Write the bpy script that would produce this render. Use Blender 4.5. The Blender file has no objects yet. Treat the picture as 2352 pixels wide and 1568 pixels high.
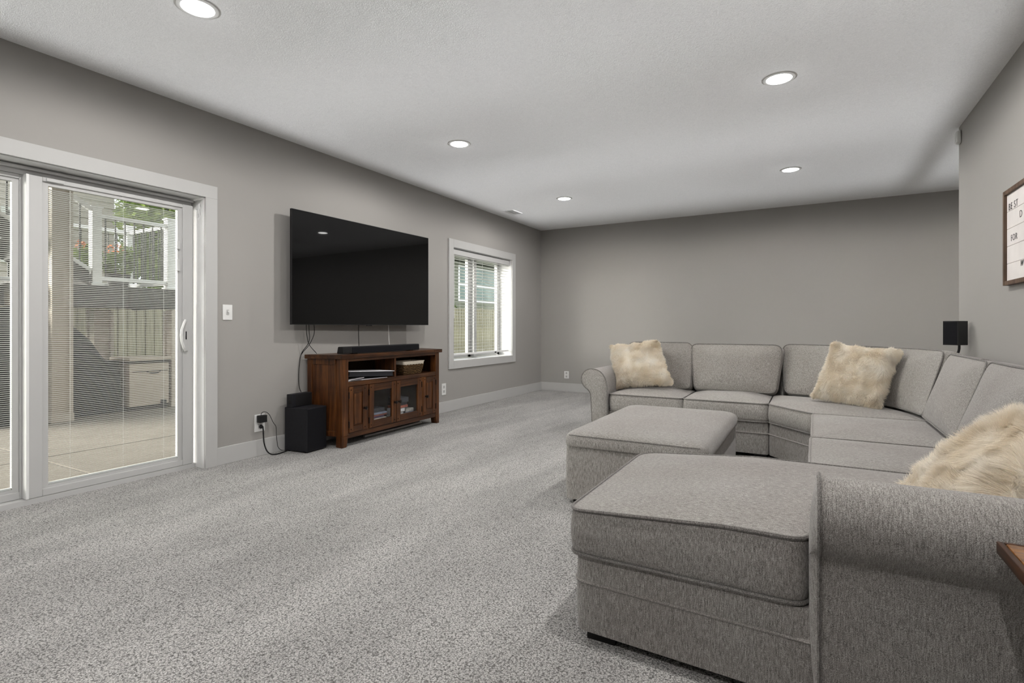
import bpy, bmesh, math, random
import numpy as np
from mathutils import Vector, Matrix, noise

random.seed(7); RNG = np.random.default_rng(7)
scene = bpy.context.scene
C = scene.collection
PI = math.pi
R = math.radians

# ------------------------------------------------------------------ camera, world, sun, exposure
CAM = (4.05, 0.0, 1.0854); FOCAL_PX = 1222.24; YAW = 29.28
cd = bpy.data.cameras.new('camera'); cam = bpy.data.objects.new('camera', cd); C.objects.link(cam)
cam.location = CAM; cam.rotation_euler = (PI/2, 0, R(YAW))
cd.sensor_width = 36.0; cd.lens = 36.0*FOCAL_PX/2352.0
cd.shift_y = -(784-750.2)/2352.0; cd.clip_start = 0.05; cd.clip_end = 200
scene.camera = cam
scene.cycles.max_bounces = 6; scene.cycles.diffuse_bounces = 3; scene.cycles.transmission_bounces = 6; scene.cycles.glossy_bounces = 3; scene.cycles.caustics_reflective = False; scene.cycles.caustics_refractive = False

w = bpy.data.worlds.new('sky'); scene.world = w; w.use_nodes = True
bg = w.node_tree.nodes['Background']; bg.inputs[0].default_value = (0.93, 0.97, 1.0, 1); bg.inputs[1].default_value = 2.7
sd = bpy.data.lights.new('sun', 'SUN'); sd.energy = 20.0; sd.angle = R(45); sd.color = (1, .95, .87)
sun = bpy.data.objects.new('sun', sd); C.objects.link(sun); sun.rotation_euler = Vector((.62, .68, -.32)).to_track_quat('-Z', 'Y').to_euler()

LAMP_I = 6.2; SPILL = .68                          # straight-down intensity of each recessed lamp (W/sr); strength of an extra light added to brighten the ceiling
LAMP_COL = (1.0, .975, .945)
vs = scene.view_settings
vs.view_transform = 'Standard'; vs.look = 'None'; vs.exposure = 0.0; vs.gamma = 1.0; vs.use_curve_mapping = False

# ------------------------------------------------------------------ helpers
WL = {}                                            # world location of every root
def link(o): C.objects.link(o); return o
def tag(o, label=None, cat=None, group=None, kind=None):
    if label: o['label'] = label
    if cat: o['category'] = cat
    if group: o['group'] = group
    if kind: o['kind'] = kind
    return o
def thing(name, loc, label, cat, group=None, kind=None):
    o = link(bpy.data.objects.new(name, None)); o.location = loc; o.empty_display_size = .05
    WL[o] = Vector(loc); return tag(o, label, cat, group, kind)

class MB:
    def __init__(s): s.v = []; s.f = []
    def add(s, v, f):
        b = len(s.v); s.v += [tuple(p) for p in v]; s.f += [tuple(b+i for i in q) for q in f]; return s
    def box(s, x0, x1, y0, y1, z0, z1, M=None):
        v = [Vector((x, y, z)) for x in (x0, x1) for y in (y0, y1) for z in (z0, z1)]
        if M is not None: v = [M @ p for p in v]
        return s.add(v, [(0,1,3,2), (4,6,7,5), (0,4,5,1), (2,3,7,6), (0,2,6,4), (1,5,7,3)])
    def hexa(s, lo, hi):                           # two quads of 4 points, bottom and top, CCW from above
        return s.add(list(lo)+list(hi), [(3,2,1,0), (4,5,6,7), (0,1,5,4), (1,2,6,5), (2,3,7,6), (3,0,4,7)])
    def tube(s, path, r, n=8, closed=False, caps=True):
        P = [Vector(p) for p in path]; m = len(P); rs = r if isinstance(r, (list, tuple)) else [r]*m
        v = []; f = []; up = None
        for i, p in enumerate(P):
            if closed: t = P[(i+1) % m]-P[i-1]
            else: t = P[min(i+1, m-1)]-P[max(i-1, 0)]
            t.normalize()
            if up is None:
                up = Vector((0, 0, 1)) if abs(t.z) < .9 else Vector((1, 0, 0))
            a = t.cross(up)
            if a.length < 1e-6: a = t.orthogonal()
            a.normalize(); b = a.cross(t).normalized(); up = b
            for k in range(n):
                c = 2*PI*k/n; v.append(p+(a*math.cos(c)+b*math.sin(c))*rs[i])
        for i in range(m if closed else m-1):
            j = (i+1) % m
            for k in range(n): f.append((i*n+k, i*n+(k+1) % n, j*n+(k+1) % n, j*n+k))
        if caps and not closed: f += [tuple(reversed(range(n))), tuple(range((m-1)*n, m*n))]
        return s.add(v, f)
    def lathe(s, prof, c, n=24, axis='z'):         # prof: list of (r, h)
        v = []; f = []; m = len(prof)
        for r, h in prof:
            for k in range(n):
                a = 2*PI*k/n; q = (r*math.cos(a), r*math.sin(a), h)
                if axis == 'x': q = (q[2], q[0], q[1])
                if axis == 'y': q = (q[1], q[2], q[0])
                v.append((c[0]+q[0], c[1]+q[1], c[2]+q[2]))
        for i in range(m-1):
            for k in range(n): f.append((i*n+k, i*n+(k+1) % n, (i+1)*n+(k+1) % n, (i+1)*n+k))
        f += [tuple(reversed(range(n))), tuple(range((m-1)*n, m*n))]
        return s.add(v, f)
    def xf(s, M): s.v = [tuple(M @ Vector(p)) for p in s.v]; return s
    def build(s, name, mat, parent=None, smooth=False, bevel=0, segs=2, label=None, cat=None, group=None, kind=None):
        V = np.array(s.v, float)
        if parent is not None: org = WL[parent]
        else:
            lo = V.min(0); hi = V.max(0); org = Vector(((lo[0]+hi[0])/2, (lo[1]+hi[1])/2, lo[2]))
        me = bpy.data.meshes.new(name); me.from_pydata((V-np.array(org)).tolist(), [], s.f); me.validate()
        bm = bmesh.new(); bm.from_mesh(me); bmesh.ops.recalc_face_normals(bm, faces=bm.faces); bm.to_mesh(me); bm.free()
        me.materials.append(mat)
        o = link(bpy.data.objects.new(name, me))
        if parent is not None: o.parent = parent
        else: o.location = org
        WL[o] = Vector(org)
        if smooth:
            me.polygons.foreach_set('use_smooth', [True]*len(me.polygons))
            if smooth != 'all': me.set_sharp_from_angle(angle=R(40))
        if bevel:
            b = o.modifiers.new('bevel', 'BEVEL'); b.width = bevel; b.segments = segs; b.limit_method = 'ANGLE'; b.angle_limit = R(40)
            b.harden_normals = False
        return tag(o, label, cat, group, kind)
def box(name, mat, parent, *a, **k):
    M = k.pop('M', None); return MB().box(*a, M=M).build(name, mat, parent, **k)
def copy_at(o, d, parent=None):
    c = o.copy(); C.objects.link(c); c.location = Vector(o.location)+Vector(d); WL[c] = WL[o]+Vector(d)
    if parent is not None: c.parent = parent
    return c
def round_poly(pts, rad, n=6):
    out = []; m = len(pts)
    for i in range(m):
        p = Vector(pts[i]); a = (Vector(pts[i-1])-p); b = (Vector(pts[(i+1) % m])-p)
        r = rad[i] if isinstance(rad, (list, tuple)) else rad
        if r <= 0: out.append(p); continue
        la = min(r, a.length*.49); lb = min(r, b.length*.49)
        A = p+a.normalized()*la; B = p+b.normalized()*lb
        for k in range(n+1):
            t = k/n; out.append(A*(1-t)**2+p*2*t*(1-t)+B*t*t)
    return out
def resample(pts, step, closed=True):
    out = []; m = len(pts)
    for i in range(m if closed else m-1):
        a = pts[i]; b = pts[(i+1) % m]; k = max(1, int(math.ceil((b-a).length/step)))
        for j in range(k): out.append(a.lerp(b, j/k))
    if not closed: out.append(pts[-1])
    return out
def outline_normals(P):
    m = len(P); N = []
    for i in range(m):
        t = (P[(i+1) % m]-P[i-1]); n = Vector((t.y, -t.x)); n.normalize(); N.append(n)
    return N
def pad(P, z0, z1, crown=.02, crown_bottom=0.0, bulge=.0, nside=5, ntop=9, pw=2.4, wob=0.0, seed=0, centre=None, edge=.012):
    """upholstered pad over a CCW outline P (2-D): bulging sides, crowned top"""
    m = len(P); N = outline_normals(P)
    c = Vector(centre) if centre else sum(P, Vector((0, 0)))/m
    rings = []
    def wb(p, z): return wob*noise.noise(Vector((p.x*4+seed*7.3, p.y*4, z*4+seed))) if wob else 0
    S = [1-(k/ntop)**1.35 for k in range(ntop)][::-1]
    S = [s for s in S if s > .02]
    if edge: S = S[:-1]+[1-edge/ (sum((p-c).length for p in P)/m)*.999, 1.0]
    for s in S:
        rings.append([(c+(p-c)*s, z0-crown_bottom*(1-s**pw)) for p in P])
    for k in range(1, nside+1):
        t = k/nside; o = bulge*math.sin(PI*t)
        rings.append([(p+n*(o+wb(p, t)*.3), z0+(z1-z0)*t) for p, n in zip(P, N)])
    for s in reversed(S[:-1]):
        rings.append([(c+(p-c)*s, z1+crown*(1-s**pw)+wb(c+(p-c)*s, z1)*(1-s*s)) for p in P])
    mb = MB(); v = []; f = []
    for r in rings: v += [(p.x, p.y, z) for p, z in r]
    for i in range(len(rings)-1):
        for k in range(m): f.append((i*m+k, i*m+(k+1) % m, (i+1)*m+(k+1) % m, (i+1)*m+k))
    v.append((c.x, c.y, z0-crown_bottom)); v.append((c.x, c.y, z1+crown+wb(c, z1))); L = len(rings)-1
    for k in range(m): f.append((len(v)-2, (k+1) % m, k)); f.append((len(v)-1, L*m+k, L*m+(k+1) % m))
    return mb.add(v, f)
def lookM(loc, xa, ya):                            # matrix with local x along xa, local y along ya
    X = Vector(xa).normalized(); Y = Vector(ya); Y = (Y-X*Y.dot(X)).normalized(); Z = X.cross(Y)
    M = Matrix((X, Y, Z)).transposed().to_4x4(); M.translation = Vector(loc); return M

# ------------------------------------------------------------------ materials
class NT:
    def __init__(s, name):
        s.m = bpy.data.materials.new(name); s.m.use_nodes = True; s.t = s.m.node_tree
        s.b = s.t.nodes['Principled BSDF']; s.out = s.t.nodes['Material Output']
        s._co = None
    def n(s, ty, ins=None, **kw):
        x = s.t.nodes.new('ShaderNode'+ty)
        for k, v in kw.items(): setattr(x, k, v)
        for k, v in (ins or {}).items():
            if isinstance(v, bpy.types.NodeSocket): s.t.links.new(v, x.inputs[k])
            else: x.inputs[k].default_value = v
        return x
    def lk(s, a, b): s.t.links.new(a, b)
    @property
    def co(s):
        if not s._co: s._co = s.n('TexCoord').outputs['Object']
        return s._co
    def mapped(s, scale, rot=(0, 0, 0)): return s.n('Mapping', {'Vector': s.co, 'Scale': scale, 'Rotation': rot}).outputs[0]
    def noise(s, scale, detail=2, rough=.5, vec=None, dist=0):
        return s.n('TexNoise', {'Vector': vec or s.co, 'Scale': scale, 'Detail': detail, 'Roughness': rough, 'Distortion': dist}).outputs[0]
    def ramp(s, fac, stops):
        r = s.n('ValToRGB', {'Fac': fac}); e = r.color_ramp.elements
        while len(e) < len(stops): e.new(.5)
        for q, (p, c) in zip(e, stops): q.position = p; q.color = (*c, 1) if len(c) == 3 else c
        return r.outputs[0]
    def mix(s, a, b, fac, mode='MIX'):
        x = s.n('Mix', data_type='RGBA', blend_type=mode)
        for i, v in ((0, fac), (6, a), (7, b)):
            if isinstance(v, bpy.types.NodeSocket): s.lk(v, x.inputs[i])
            else: x.inputs[i].default_value = v if i == 0 else (*v, 1)
        return x.outputs[2]
    def math(s, op, a, b):
        x = s.n('Math', operation=op)
        for i, v in ((0, a), (1, b)):
            if isinstance(v, bpy.types.NodeSocket): s.lk(v, x.inputs[i])
            else: x.inputs[i].default_value = v
        return x.outputs[0]
    def bump(s, h, strength, dist):
        b = s.n('Bump', {'Height': h, 'Strength': strength, 'Distance': dist}); s.lk(b.outputs[0], s.b.inputs['Normal'])
    def set(s, col=None, rough=.5, spec=.5, metal=0, sheen=0, emit=None, es=0):
        if col is not None:
            if isinstance(col, bpy.types.NodeSocket): s.lk(col, s.b.inputs['Base Color'])
            else: s.b.inputs['Base Color'].default_value = (*col, 1)
        s.b.inputs['Roughness'].default_value = rough; s.b.inputs['Specular IOR Level'].default_value = spec
        s.b.inputs['Metallic'].default_value = metal; s.b.inputs['Sheen Weight'].default_value = sheen
        if emit: s.b.inputs['Emission Color'].default_value = (*emit, 1); s.b.inputs['Emission Strength'].default_value = es
        return s.m
def srgb(r, g, b):
    f = lambda c: (c/255/12.92 if c/255 <= .04045 else ((c/255+.055)/1.055)**2.4)
    return (f(r), f(g), f(b))
def plain(name, col, rough=.5, spec=.5, metal=0, var=.06, scale=8, bump=0):
    n = NT(name); a = n.noise(scale, 3)
    c0 = tuple(c*(1-var) for c in col); c1 = tuple(min(1, c*(1+var)) for c in col)
    c = n.ramp(a, [(.3, c0), (.7, c1)])
    if bump: n.bump(n.noise(scale*12, 2), .3, bump)
    return n.set(c, rough, spec, metal)

def wall_paint():
    n = NT('warm_grey_paint'); a = n.noise(.8, 2)
    c = n.ramp(a, [(.3, (.345, .333, .316)), (.7, (.362, .350, .332))])
    n.bump(n.noise(160, 3), .10, .002)
    return n.set(c, .62, .25)
def ceiling_paint():
    n = NT('textured_ceiling_paint')
    v = n.noise(55, 3, .6, vec=n.mapped((1, 1, 1)), dist=2.5)
    h = n.ramp(v, [(.42, (0, 0, 0)), (.60, (1, 1, 1))])
    c = n.ramp(v, [(.35, (.80, .80, .805)), (.6, (.885, .885, .89))])
    n.bump(h, .20, .003); return n.set(c, .95, 0)
def carpet_mat():
    n = NT('grey_cut_pile_carpet')
    wob = n.n('TexNoise', {'Vector': n.co, 'Scale': 70, 'Detail': 1}).outputs['Color']
    warp = n.n('VectorMath', {0: n.co, 1: n.n('VectorMath', {0: wob, 'Scale': .012}, operation='SCALE').outputs[0]}, operation='ADD').outputs[0]
    d = n.n('TexVoronoi', {'Vector': warp, 'Scale': 140}, voronoi_dimensions='3D').outputs['Distance']
    f = n.noise(260, 2, .6)
    big = n.noise(2.6, 3, .6, vec=n.mapped((1, .28, 1), (0, 0, R(38))))
    h = n.math('SUBTRACT', n.math('MULTIPLY', f, 1.2), n.math('MULTIPLY', d, .65))
    c = n.ramp(h, [(.02, (.115, .11, .105)), (.25, (.36, .351, .338)), (.52, (.64, .628, .612))])
    c = n.mix(c, n.ramp(big, [(.34, (.84, .84, .84)), (.62, (1.10, 1.10, 1.10))]), 1.0, 'MULTIPLY')
    n.bump(h, .6, .010); return n.set(c, .95, .05, sheen=.1)
def fabric_mat(name='grey_chenille_upholstery', dark=(.10, .094, .088), mid=(.262, .247, .233), light=(.50, .48, .46), along=None):
    """slubbed weave: yarns run down the sides and across the tops; along='arm' wraps them over the roll"""
    n = NT(name)
    if along == 'arm': a = n.noise(1, 2, .55, vec=n.mapped((420, 60, 45)))
    else:
        up = n.n('Math', {0: n.n('SeparateXYZ', {0: n.n('NewGeometry').outputs['Normal']}).outputs[2]}, operation='ABSOLUTE').outputs[0]
        k = n.n('MapRange', {0: up, 1: .45, 2: .8, 3: 0, 4: 1}).outputs[0]
        v = n.noise(1, 2, .55, vec=n.mapped((420, 420, 42))); h = n.noise(1, 2, .55, vec=n.mapped((70, 420, 420)))
        x = n.n('Mix', data_type='FLOAT'); n.lk(k, x.inputs[0]); n.lk(v, x.inputs[2]); n.lk(h, x.inputs[3]); a = x.outputs[0]
    b = n.noise(520, 2, .6); big = n.noise(2.2, 2)
    wa = .32 if along else .42; k = n.math('ADD', n.math('MULTIPLY', a, wa), n.math('MULTIPLY', b, 1-wa))
    c = n.ramp(k, [(.36, dark), (.50, mid), (.65, light)])
    c = n.mix(c, n.ramp(big, [(.35, (.95, .93, .925)), (.65, (1.04, 1.04, 1.04))]), 1.0, 'MULTIPLY')
    n.bump(k, .5, .003); return n.set(c, .9, .1, sheen=.2)
def wood(name, rot, dark, mid, light, scale=1.0, rough=.38):
    n = NT(name)
    m = {'x': (1.2, 22, 22), 'y': (22, 1.2, 22), 'z': (22, 22, 1.2)}[rot]
    a = n.noise(1.6*scale, 5, .62, vec=n.mapped(m), dist=.6)
    b = n.noise(5, 3)
    c = n.ramp(a, [(.28, dark), (.5, mid), (.72, light)])
    c = n.mix(c, n.ramp(b, [(.35, (.55, .52, .5)), (.6, (1.05, 1.05, 1.05))]), .75, 'MULTIPLY')
    n.bump(a, .15, .002); return n.set(c, rough, .4)
def glass_mat():
    n = NT('clear_glass'); t = n.t
    tr = n.n('BsdfTransparent', {'Color': (.965, .975, .97, 1)}); gl = n.n('BsdfGlossy', {'Color': (1, 1, 1, 1), 'Roughness': .02})
    lw = n.n('LayerWeight', {'Blend': .5}); fr = n.math('ADD', n.math('MULTIPLY', n.math('POWER', lw.outputs['Facing'], 5.0), .55), .025); mx = n.n('MixShader', {0: fr, 1: tr.outputs[0], 2: gl.outputs[0]})
    n.lk(mx.outputs[0], n.out.inputs['Surface']); return n.m
def fur_mat():
    n = NT('cream_faux_fur')
    a = n.noise(9, 3); c = n.ramp(a, [(.3, (.84, .75, .61)), (.55, (.92, .86, .76)), (.75, (.96, .93, .87))])
    d = n.n('BsdfDiffuse', {'Color': c}); tl = n.n('BsdfTranslucent', {'Color': c}); g = n.n('BsdfGlossy', {'Color': (1, .95, .88, 1), 'Roughness': .45})
    m1 = n.n('MixShader', {0: .35, 1: d.outputs[0], 2: tl.outputs[0]}); m2 = n.n('MixShader', {0: .04, 1: m1.outputs[0], 2: g.outputs[0]})
    n.lk(m2.outputs[0], n.out.inputs['Surface']); return n.m
def leaf_mat(name, a, b, c):
    n = NT(name); k = n.noise(3.5, 4, .7); col = n.ramp(k, [(.3, a), (.5, b), (.7, c)])
    d = n.n('BsdfDiffuse', {'Color': col}); tl = n.n('BsdfTranslucent', {'Color': col})
    m = n.n('MixShader', {0: .35, 1: d.outputs[0], 2: tl.outputs[0]}); n.lk(m.outputs[0], n.out.inputs['Surface']); return n.m
def concrete_mat():
    n = NT('tan_concrete'); a = n.noise(2, 4, .6); b = n.noise(90, 3)
    c = n.ramp(a, [(.3, (.15, .13, .108)), (.7, (.19, .166, .14))]); c = n.mix(c, n.ramp(b, [(.3, (.85, .85, .85)), (.7, (1.08, 1.08, 1.08))]), 1, 'MULTIPLY')
    n.bump(b, .3, .002); return n.set(c, .85, .2)
def fence_mat():
    n = NT('weathered_fence_wood'); a = n.noise(1, 4, .65, vec=n.mapped((40, 40, 1.5))); b = n.noise(1.3, 2)
    c = n.ramp(a, [(.3, (.15, .132, .095)), (.55, (.31, .277, .205)), (.75, (.42, .38, .295))])
    c = n.mix(c, n.ramp(b, [(.3, (.8, .8, .78)), (.7, (1.1, 1.1, 1.05))]), 1, 'MULTIPLY')
    return n.set(c, .9, .1)
def lens_mat():
    n = NT('lit_lamp_lens'); n.n('TexNoise'); return n.set((1, 1, 1), .4, .3, emit=(1, .985, .96), es=22.0)
def basket_mat():
    n = NT('woven_seagrass'); a = n.n('TexWave', {'Vector': n.co, 'Scale': 22, 'Distortion': 6, 'Detail': 2}, bands_direction='Z').outputs['Fac']
    b = n.noise(120, 2); k = n.math('MULTIPLY', a, b)
    c = n.ramp(k, [(.08, (.02, .012, .006)), (.32, (.10, .058, .026)), (.65, (.27, .17, .085))]); n.bump(k, .8, .006); return n.set(c, .8, .15)

M = dict(
    wall=wall_paint(), ceil=ceiling_paint(), carpet=carpet_mat(), fabric=fabric_mat(),
    fabric_arm=fabric_mat('grey_chenille_arm_roll', along='arm'),
    piping=fabric_mat('shaded_welt_cord', (.06, .056, .053), (.17, .16, .152), (.33, .32, .305)),  # same fabric darkened, so the cord carries the shadow beneath it
    trim=plain('white_trim_paint', (.50, .498, .49), .35, .4, var=.01), vinyl=plain('white_vinyl', (.55, .55, .545), .3, .45, var=.01),
    jamb=plain('daylit_white_jamb', (.86, .86, .855), .35, .4, var=.01),  # white trim lightened: daylight on the reveals put into the colour
    slat=plain('white_blind_slat', (.78, .78, .775), .4, .4, var=.01), glass=glass_mat(), plate=plain('white_plastic', (.78, .78, .77), .3, .5, var=.01),
    black=plain('black_plastic', (.012, .012, .013), .45, .4, var=.1), blackm=plain('matte_black_cabinet', (.014, .014, .017), .62, .35, var=.12, scale=60),
    screen=plain('glossy_black_screen', (.004, .004, .004), .03, .35, var=.1), grille=plain('black_speaker_cloth', (.010, .010, .012), .85, .2, var=.35, scale=500),
    wood_z=wood('brown_stained_wood_upright', 'z', (.018, .007, .003), (.082, .029, .009), (.18, .068, .020)),
    wood_y=wood('brown_stained_wood_level', 'y', (.014, .006, .003), (.056, .021, .008), (.115, .046, .016)),
    wood_x=wood('brown_stained_table_top', 'x', (.05, .018, .005), (.16, .065, .018), (.27, .12, .035), rough=.22),
    iron=plain('dark_iron', (.018, .014, .012), .35, .5, .7, var=.2), lens=lens_mat(), fur=fur_mat(),
    foot=plain('black_sofa_foot', (.010, .009, .009), .5, .3), concrete=concrete_mat(), fence=fence_mat(),
    tanpost=plain('tan_post_wrap', (.42, .365, .31), .6, .3, var=.04), deck=plain('charcoal_composite', (.055, .05, .048), .7, .25, var=.15),
    white=plain('white_railing', (.80, .80, .79), .4, .4, var=.02), cover=plain('black_vinyl_cover', (.012, .012, .014), .5, .4, var=.3),
    resin=plain('tan_resin', (.42, .36, .30), .6, .3, var=.05), siding=plain('beige_siding', (.52, .46, .42), .7, .2, var=.04),
    greensiding=plain('olive_siding', (.17, .18, .13), .7, .2, var=.05), greenglass=plain('reflective_green_pane', (.09, .15, .12), .1, .6, var=.2, scale=2),
    roof=plain('dark_roof', (.05, .05, .05), .9, .1), lawn=plain('lawn', (.10, .15, .05), .95, .05, var=.3, scale=30),
    leaf_a=leaf_mat('green_leaves', (.05, .09, .02), (.16, .23, .05), (.34, .40, .12)), leaf_b=leaf_mat('dark_green_leaves', (.03, .055, .015), (.09, .14, .035), (.22, .27, .08)),
    bark=plain('bark', (.12, .09, .07), .9, .1, var=.3, scale=20), orange=plain('orange_petals', (.75, .20, .06), .6, .2),
    paper=plain('white_paper', (.72, .71, .74), .6, .2, var=.02), binder=plain('dark_binder', (.03, .03, .035), .5, .3), basket=basket_mat(), linen=plain('linen', (.62, .56, .47), .9, .1, var=.05, scale=60),
    frame_wood=wood('walnut_sign_frame', 'z', (.06, .04, .028), (.13, .085, .06), (.20, .14, .10), rough=.6),
    whitewash=plain('whitewashed_board', (.70, .665, .645), .7, .2, var=.07, scale=5), ink=plain('black_ink', (.02, .02, .02), .7, .2), inside=plain('dark_cabinet_inside', (.03, .014, .007), .6, .2),
    grey_pipe=plain('pale_plastic', (.55, .54, .52), .5, .3, var=.03),
)
# ------------------------------------------------------------------ room shell
CE = 2.74; BY = 8.2423; RX = 5.128; CY = 5.68; BK = -3.6; HX = 7.6; WT = .28
def struct(name, mb, mat, parent=None, **k):
    return mb.build(name, mat, parent, kind='structure' if parent is None else None, **k)
struct('floor', MB().box(-.16, HX, BK, BY, -.12, 0), M['carpet'])
struct('ceiling', MB().box(-WT, HX+.1, BK-.1, BY+.1, CE, CE+.2), M['ceil'])
D0, D1, DZ = .42, 2.402, 2.076                     # sliding door opening
W0, W1, WZ0, WZ1 = 5.647, 7.203, .642, 2.118       # window opening
wl = MB()
wl.box(-WT, 0, BK, D0, -.12, CE); wl.box(-WT, 0, D0, D1, DZ, CE); wl.box(-WT, 0, D1, W0, -.12, CE)
wl.box(-WT, 0, W0, W1, -.12, WZ0); wl.box(-WT, 0, W0, W1, WZ1, CE); wl.box(-WT, 0, W1, BY+.1, -.12, CE)
struct('wall_left', wl, M['wall'])
struct('wall_back', MB().box(0, HX+.1, BY, BY+.1, -.12, CE), M['wall'])
struct('wall_right', MB().box(RX, RX+.12, BK, CY, -.12, CE), M['wall'])
struct('wall_hall', MB().box(RX+.12, HX, CY-.12, CY, -.12, CE), M['wall'])
struct('wall_far_right', MB().box(HX, HX+.1, CY-.12, BY, -.12, CE), M['wall'])
struct('wall_near', MB().box(-WT, RX+.12, BK-.1, BK, -.12, CE), M['wall'])
BB = .139; BT = .016
struct('baseboard_left', MB().box(0, BT, 2.494, BY, 0, BB), M['trim'], bevel=.003)
struct('baseboard_left_near', MB().box(0, BT, BK, .33, 0, BB), M['trim'], bevel=.003)
struct('baseboard_back', MB().box(BT, HX, BY-BT, BY, 0, BB), M['trim'], bevel=.003)
struct('baseboard_right', MB().box(RX-BT, RX, BK, CY, 0, BB), M['trim'], bevel=.003)
struct('baseboard_hall', MB().box(RX-BT, HX, CY, CY+BT, 0, BB), M['trim'], bevel=.003)
# door and window casings
t = thing('trim_1', (0, 1.41, 0), 'white flat casing around the sliding patio door', None, kind='structure')
box('casing_side', M['trim'], t, 0, .02, D1, 2.496, 0, DZ, bevel=.002); box('casing_side', M['trim'], t, 0, .02, D0-.094, D0, 0, DZ, bevel=.002)
box('casing_head', M['trim'], t, 0, .02, D0-.094, 2.496, DZ, 2.173, bevel=.002)
box('jamb_side', M['jamb'], t, -.27, -.0005, D1-.003, D1+.001, 0, DZ); box('jamb_side', M['jamb'], t, -.27, -.0005, D0-.001, D0+.003, 0, DZ)
box('jamb_head', M['jamb'], t, -.27, -.0005, D0, D1, DZ-.003, DZ+.001)
t = thing('trim_2', (0, 6.42, .54), 'white flat casing around the small window', None, kind='structure')
box('casing_side', M['trim'], t, 0, .02, 5.546, W0, .540, 2.222, bevel=.002); box('casing_side', M['trim'], t, 0, .02, W1, 7.305, .540, 2.222, bevel=.002)
box('casing_head', M['trim'], t, 0, .02, W0, W1, WZ1, 2.222, bevel=.002); box('casing_sill', M['trim'], t, 0, .02, W0, W1, .540, WZ0, bevel=.002)
box('jamb_side', M['jamb'], t, -.27, -.0005, W1-.003, W1+.001, WZ0, WZ1); box('jamb_side', M['jamb'], t, -.27, -.0005, W0-.001, W0+.003, WZ0, WZ1)
box('jamb_head', M['jamb'], t, -.27, -.0005, W0, W1, WZ1-.003, WZ1+.001); box('jamb_sill', M['jamb'], t, -.27, -.0005, W0, W1, WZ0-.001, WZ0+.003)

# sliding patio door: outer frame, then two glazed panels with blinds between the panes
fr = thing('door_1', (-.15, 1.41, 0), 'white sliding patio door frame with two glazed panels', None, kind='structure')
box('head_track', M['vinyl'], fr, -.25, -.145, D0+.012, D1-.012, 2.015, DZ-.012, bevel=.003)
box('head_lip', M['vinyl'], fr, -.145, -.115, D0+.012, D1-.012, 2.045, DZ-.012, bevel=.004)
box('side_track', M['vinyl'], fr, -.25, -.15, D1-.03, D1-.012, 0, 2.015); box('side_track', M['vinyl'], fr, -.25, -.15, D0+.012, D0+.03, 0, 2.015)
box('sill_track', M['vinyl'], fr, -.25, -.10, D0+.012, D1-.012, -.02, .035, bevel=.003)
def door_panel(x, y0, y1, sl, sr, name):
    """x: room-side face, sl/sr stile widths"""
    z0, z1 = .036, 2.014; zb, zt = .098, 1.966
    box('stile', M['vinyl'], fr, x-.045, x, y0, y0+sl, z0, z1, bevel=.003); box('stile', M['vinyl'], fr, x-.045, x, y1-sr, y1, z0, z1, bevel=.003)
    box('bottom_rail', M['vinyl'], fr, x-.045, x, y0+sl, y1-sr, z0, zb-.018, bevel=.003); box('top_rail', M['vinyl'], fr, x-.045, x, y0+sl, y1-sr, zt+.022, z1, bevel=.003)
    g0, g1 = y0+sl, y1-sr
    # glazing bead, sunk a little behind the sash face
    b = MB(); b.box(x-.040, x-.012, g0, g0+.032, zb-.018, zt+.022); b.box(x-.040, x-.012, g1-.032, g1, zb-.018, zt+.022)
    b.box(x-.040, x-.012, g0+.032, g1-.032, zb-.018, zb); b.box(x-.040, x-.012, g0+.032, g1-.032, zt, zt+.022)
    b.build('glazing_bead', M['vinyl'], fr)
    g0 += .032; g1 -= .032
    box('pane', M['glass'], fr, x-.018, x-.015, g0, g1, zb, zt); box('pane', M['glass'], fr, x-.041, x-.038, g0, g1, zb, zt)
    bl = MB(); xc = x-.028; a = R(15); hw = .0061; dx, dz = hw*math.cos(a), hw*math.sin(a); th = .00035
    p = [(xc+dx, g0+.004, dz), (xc+dx, g1-.004, dz), (xc-dx, g1-.004, -dz), (xc-dx, g0+.004, -dz)]
    s0 = None; sp = .0124; k = 0; z = zb+.025
    bl.hexa([(q[0], q[1], q[2]-th+z) for q in p], [(q[0], q[1], q[2]+th+z) for q in p])
    s0 = bl.build('slat', M['slat'], fr)
    while z+sp < zt-.012:
        z += sp; k += 1; copy_at(s0, (0, 0, sp*k), fr)
    box('blind_bottom_rail', M['slat'], fr, xc-.007, xc+.007, g0+.002, g1-.002, zb+.001, zb+.012)
    for q in (.15, .54, .88):
        y = g0+(g1-g0)*q; box('ladder_cord', M['slat'], fr, xc+.0065, xc+.0074, y-.0006, y+.0006, zb, zt)
    return g0, g1
door_panel(-.150, D0+.012, 1.405, .06, .045, 'left')
g0, g1 = door_panel(-.098, 1.385, D1-.03, .068, .075, 'right')
box('lit_panel_edge', M['jamb'], fr, -.150, -.092, 1.372, 1.386, .036, 2.014, bevel=.002)  # added strip; daylight on the panel's edge is put into its white
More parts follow.
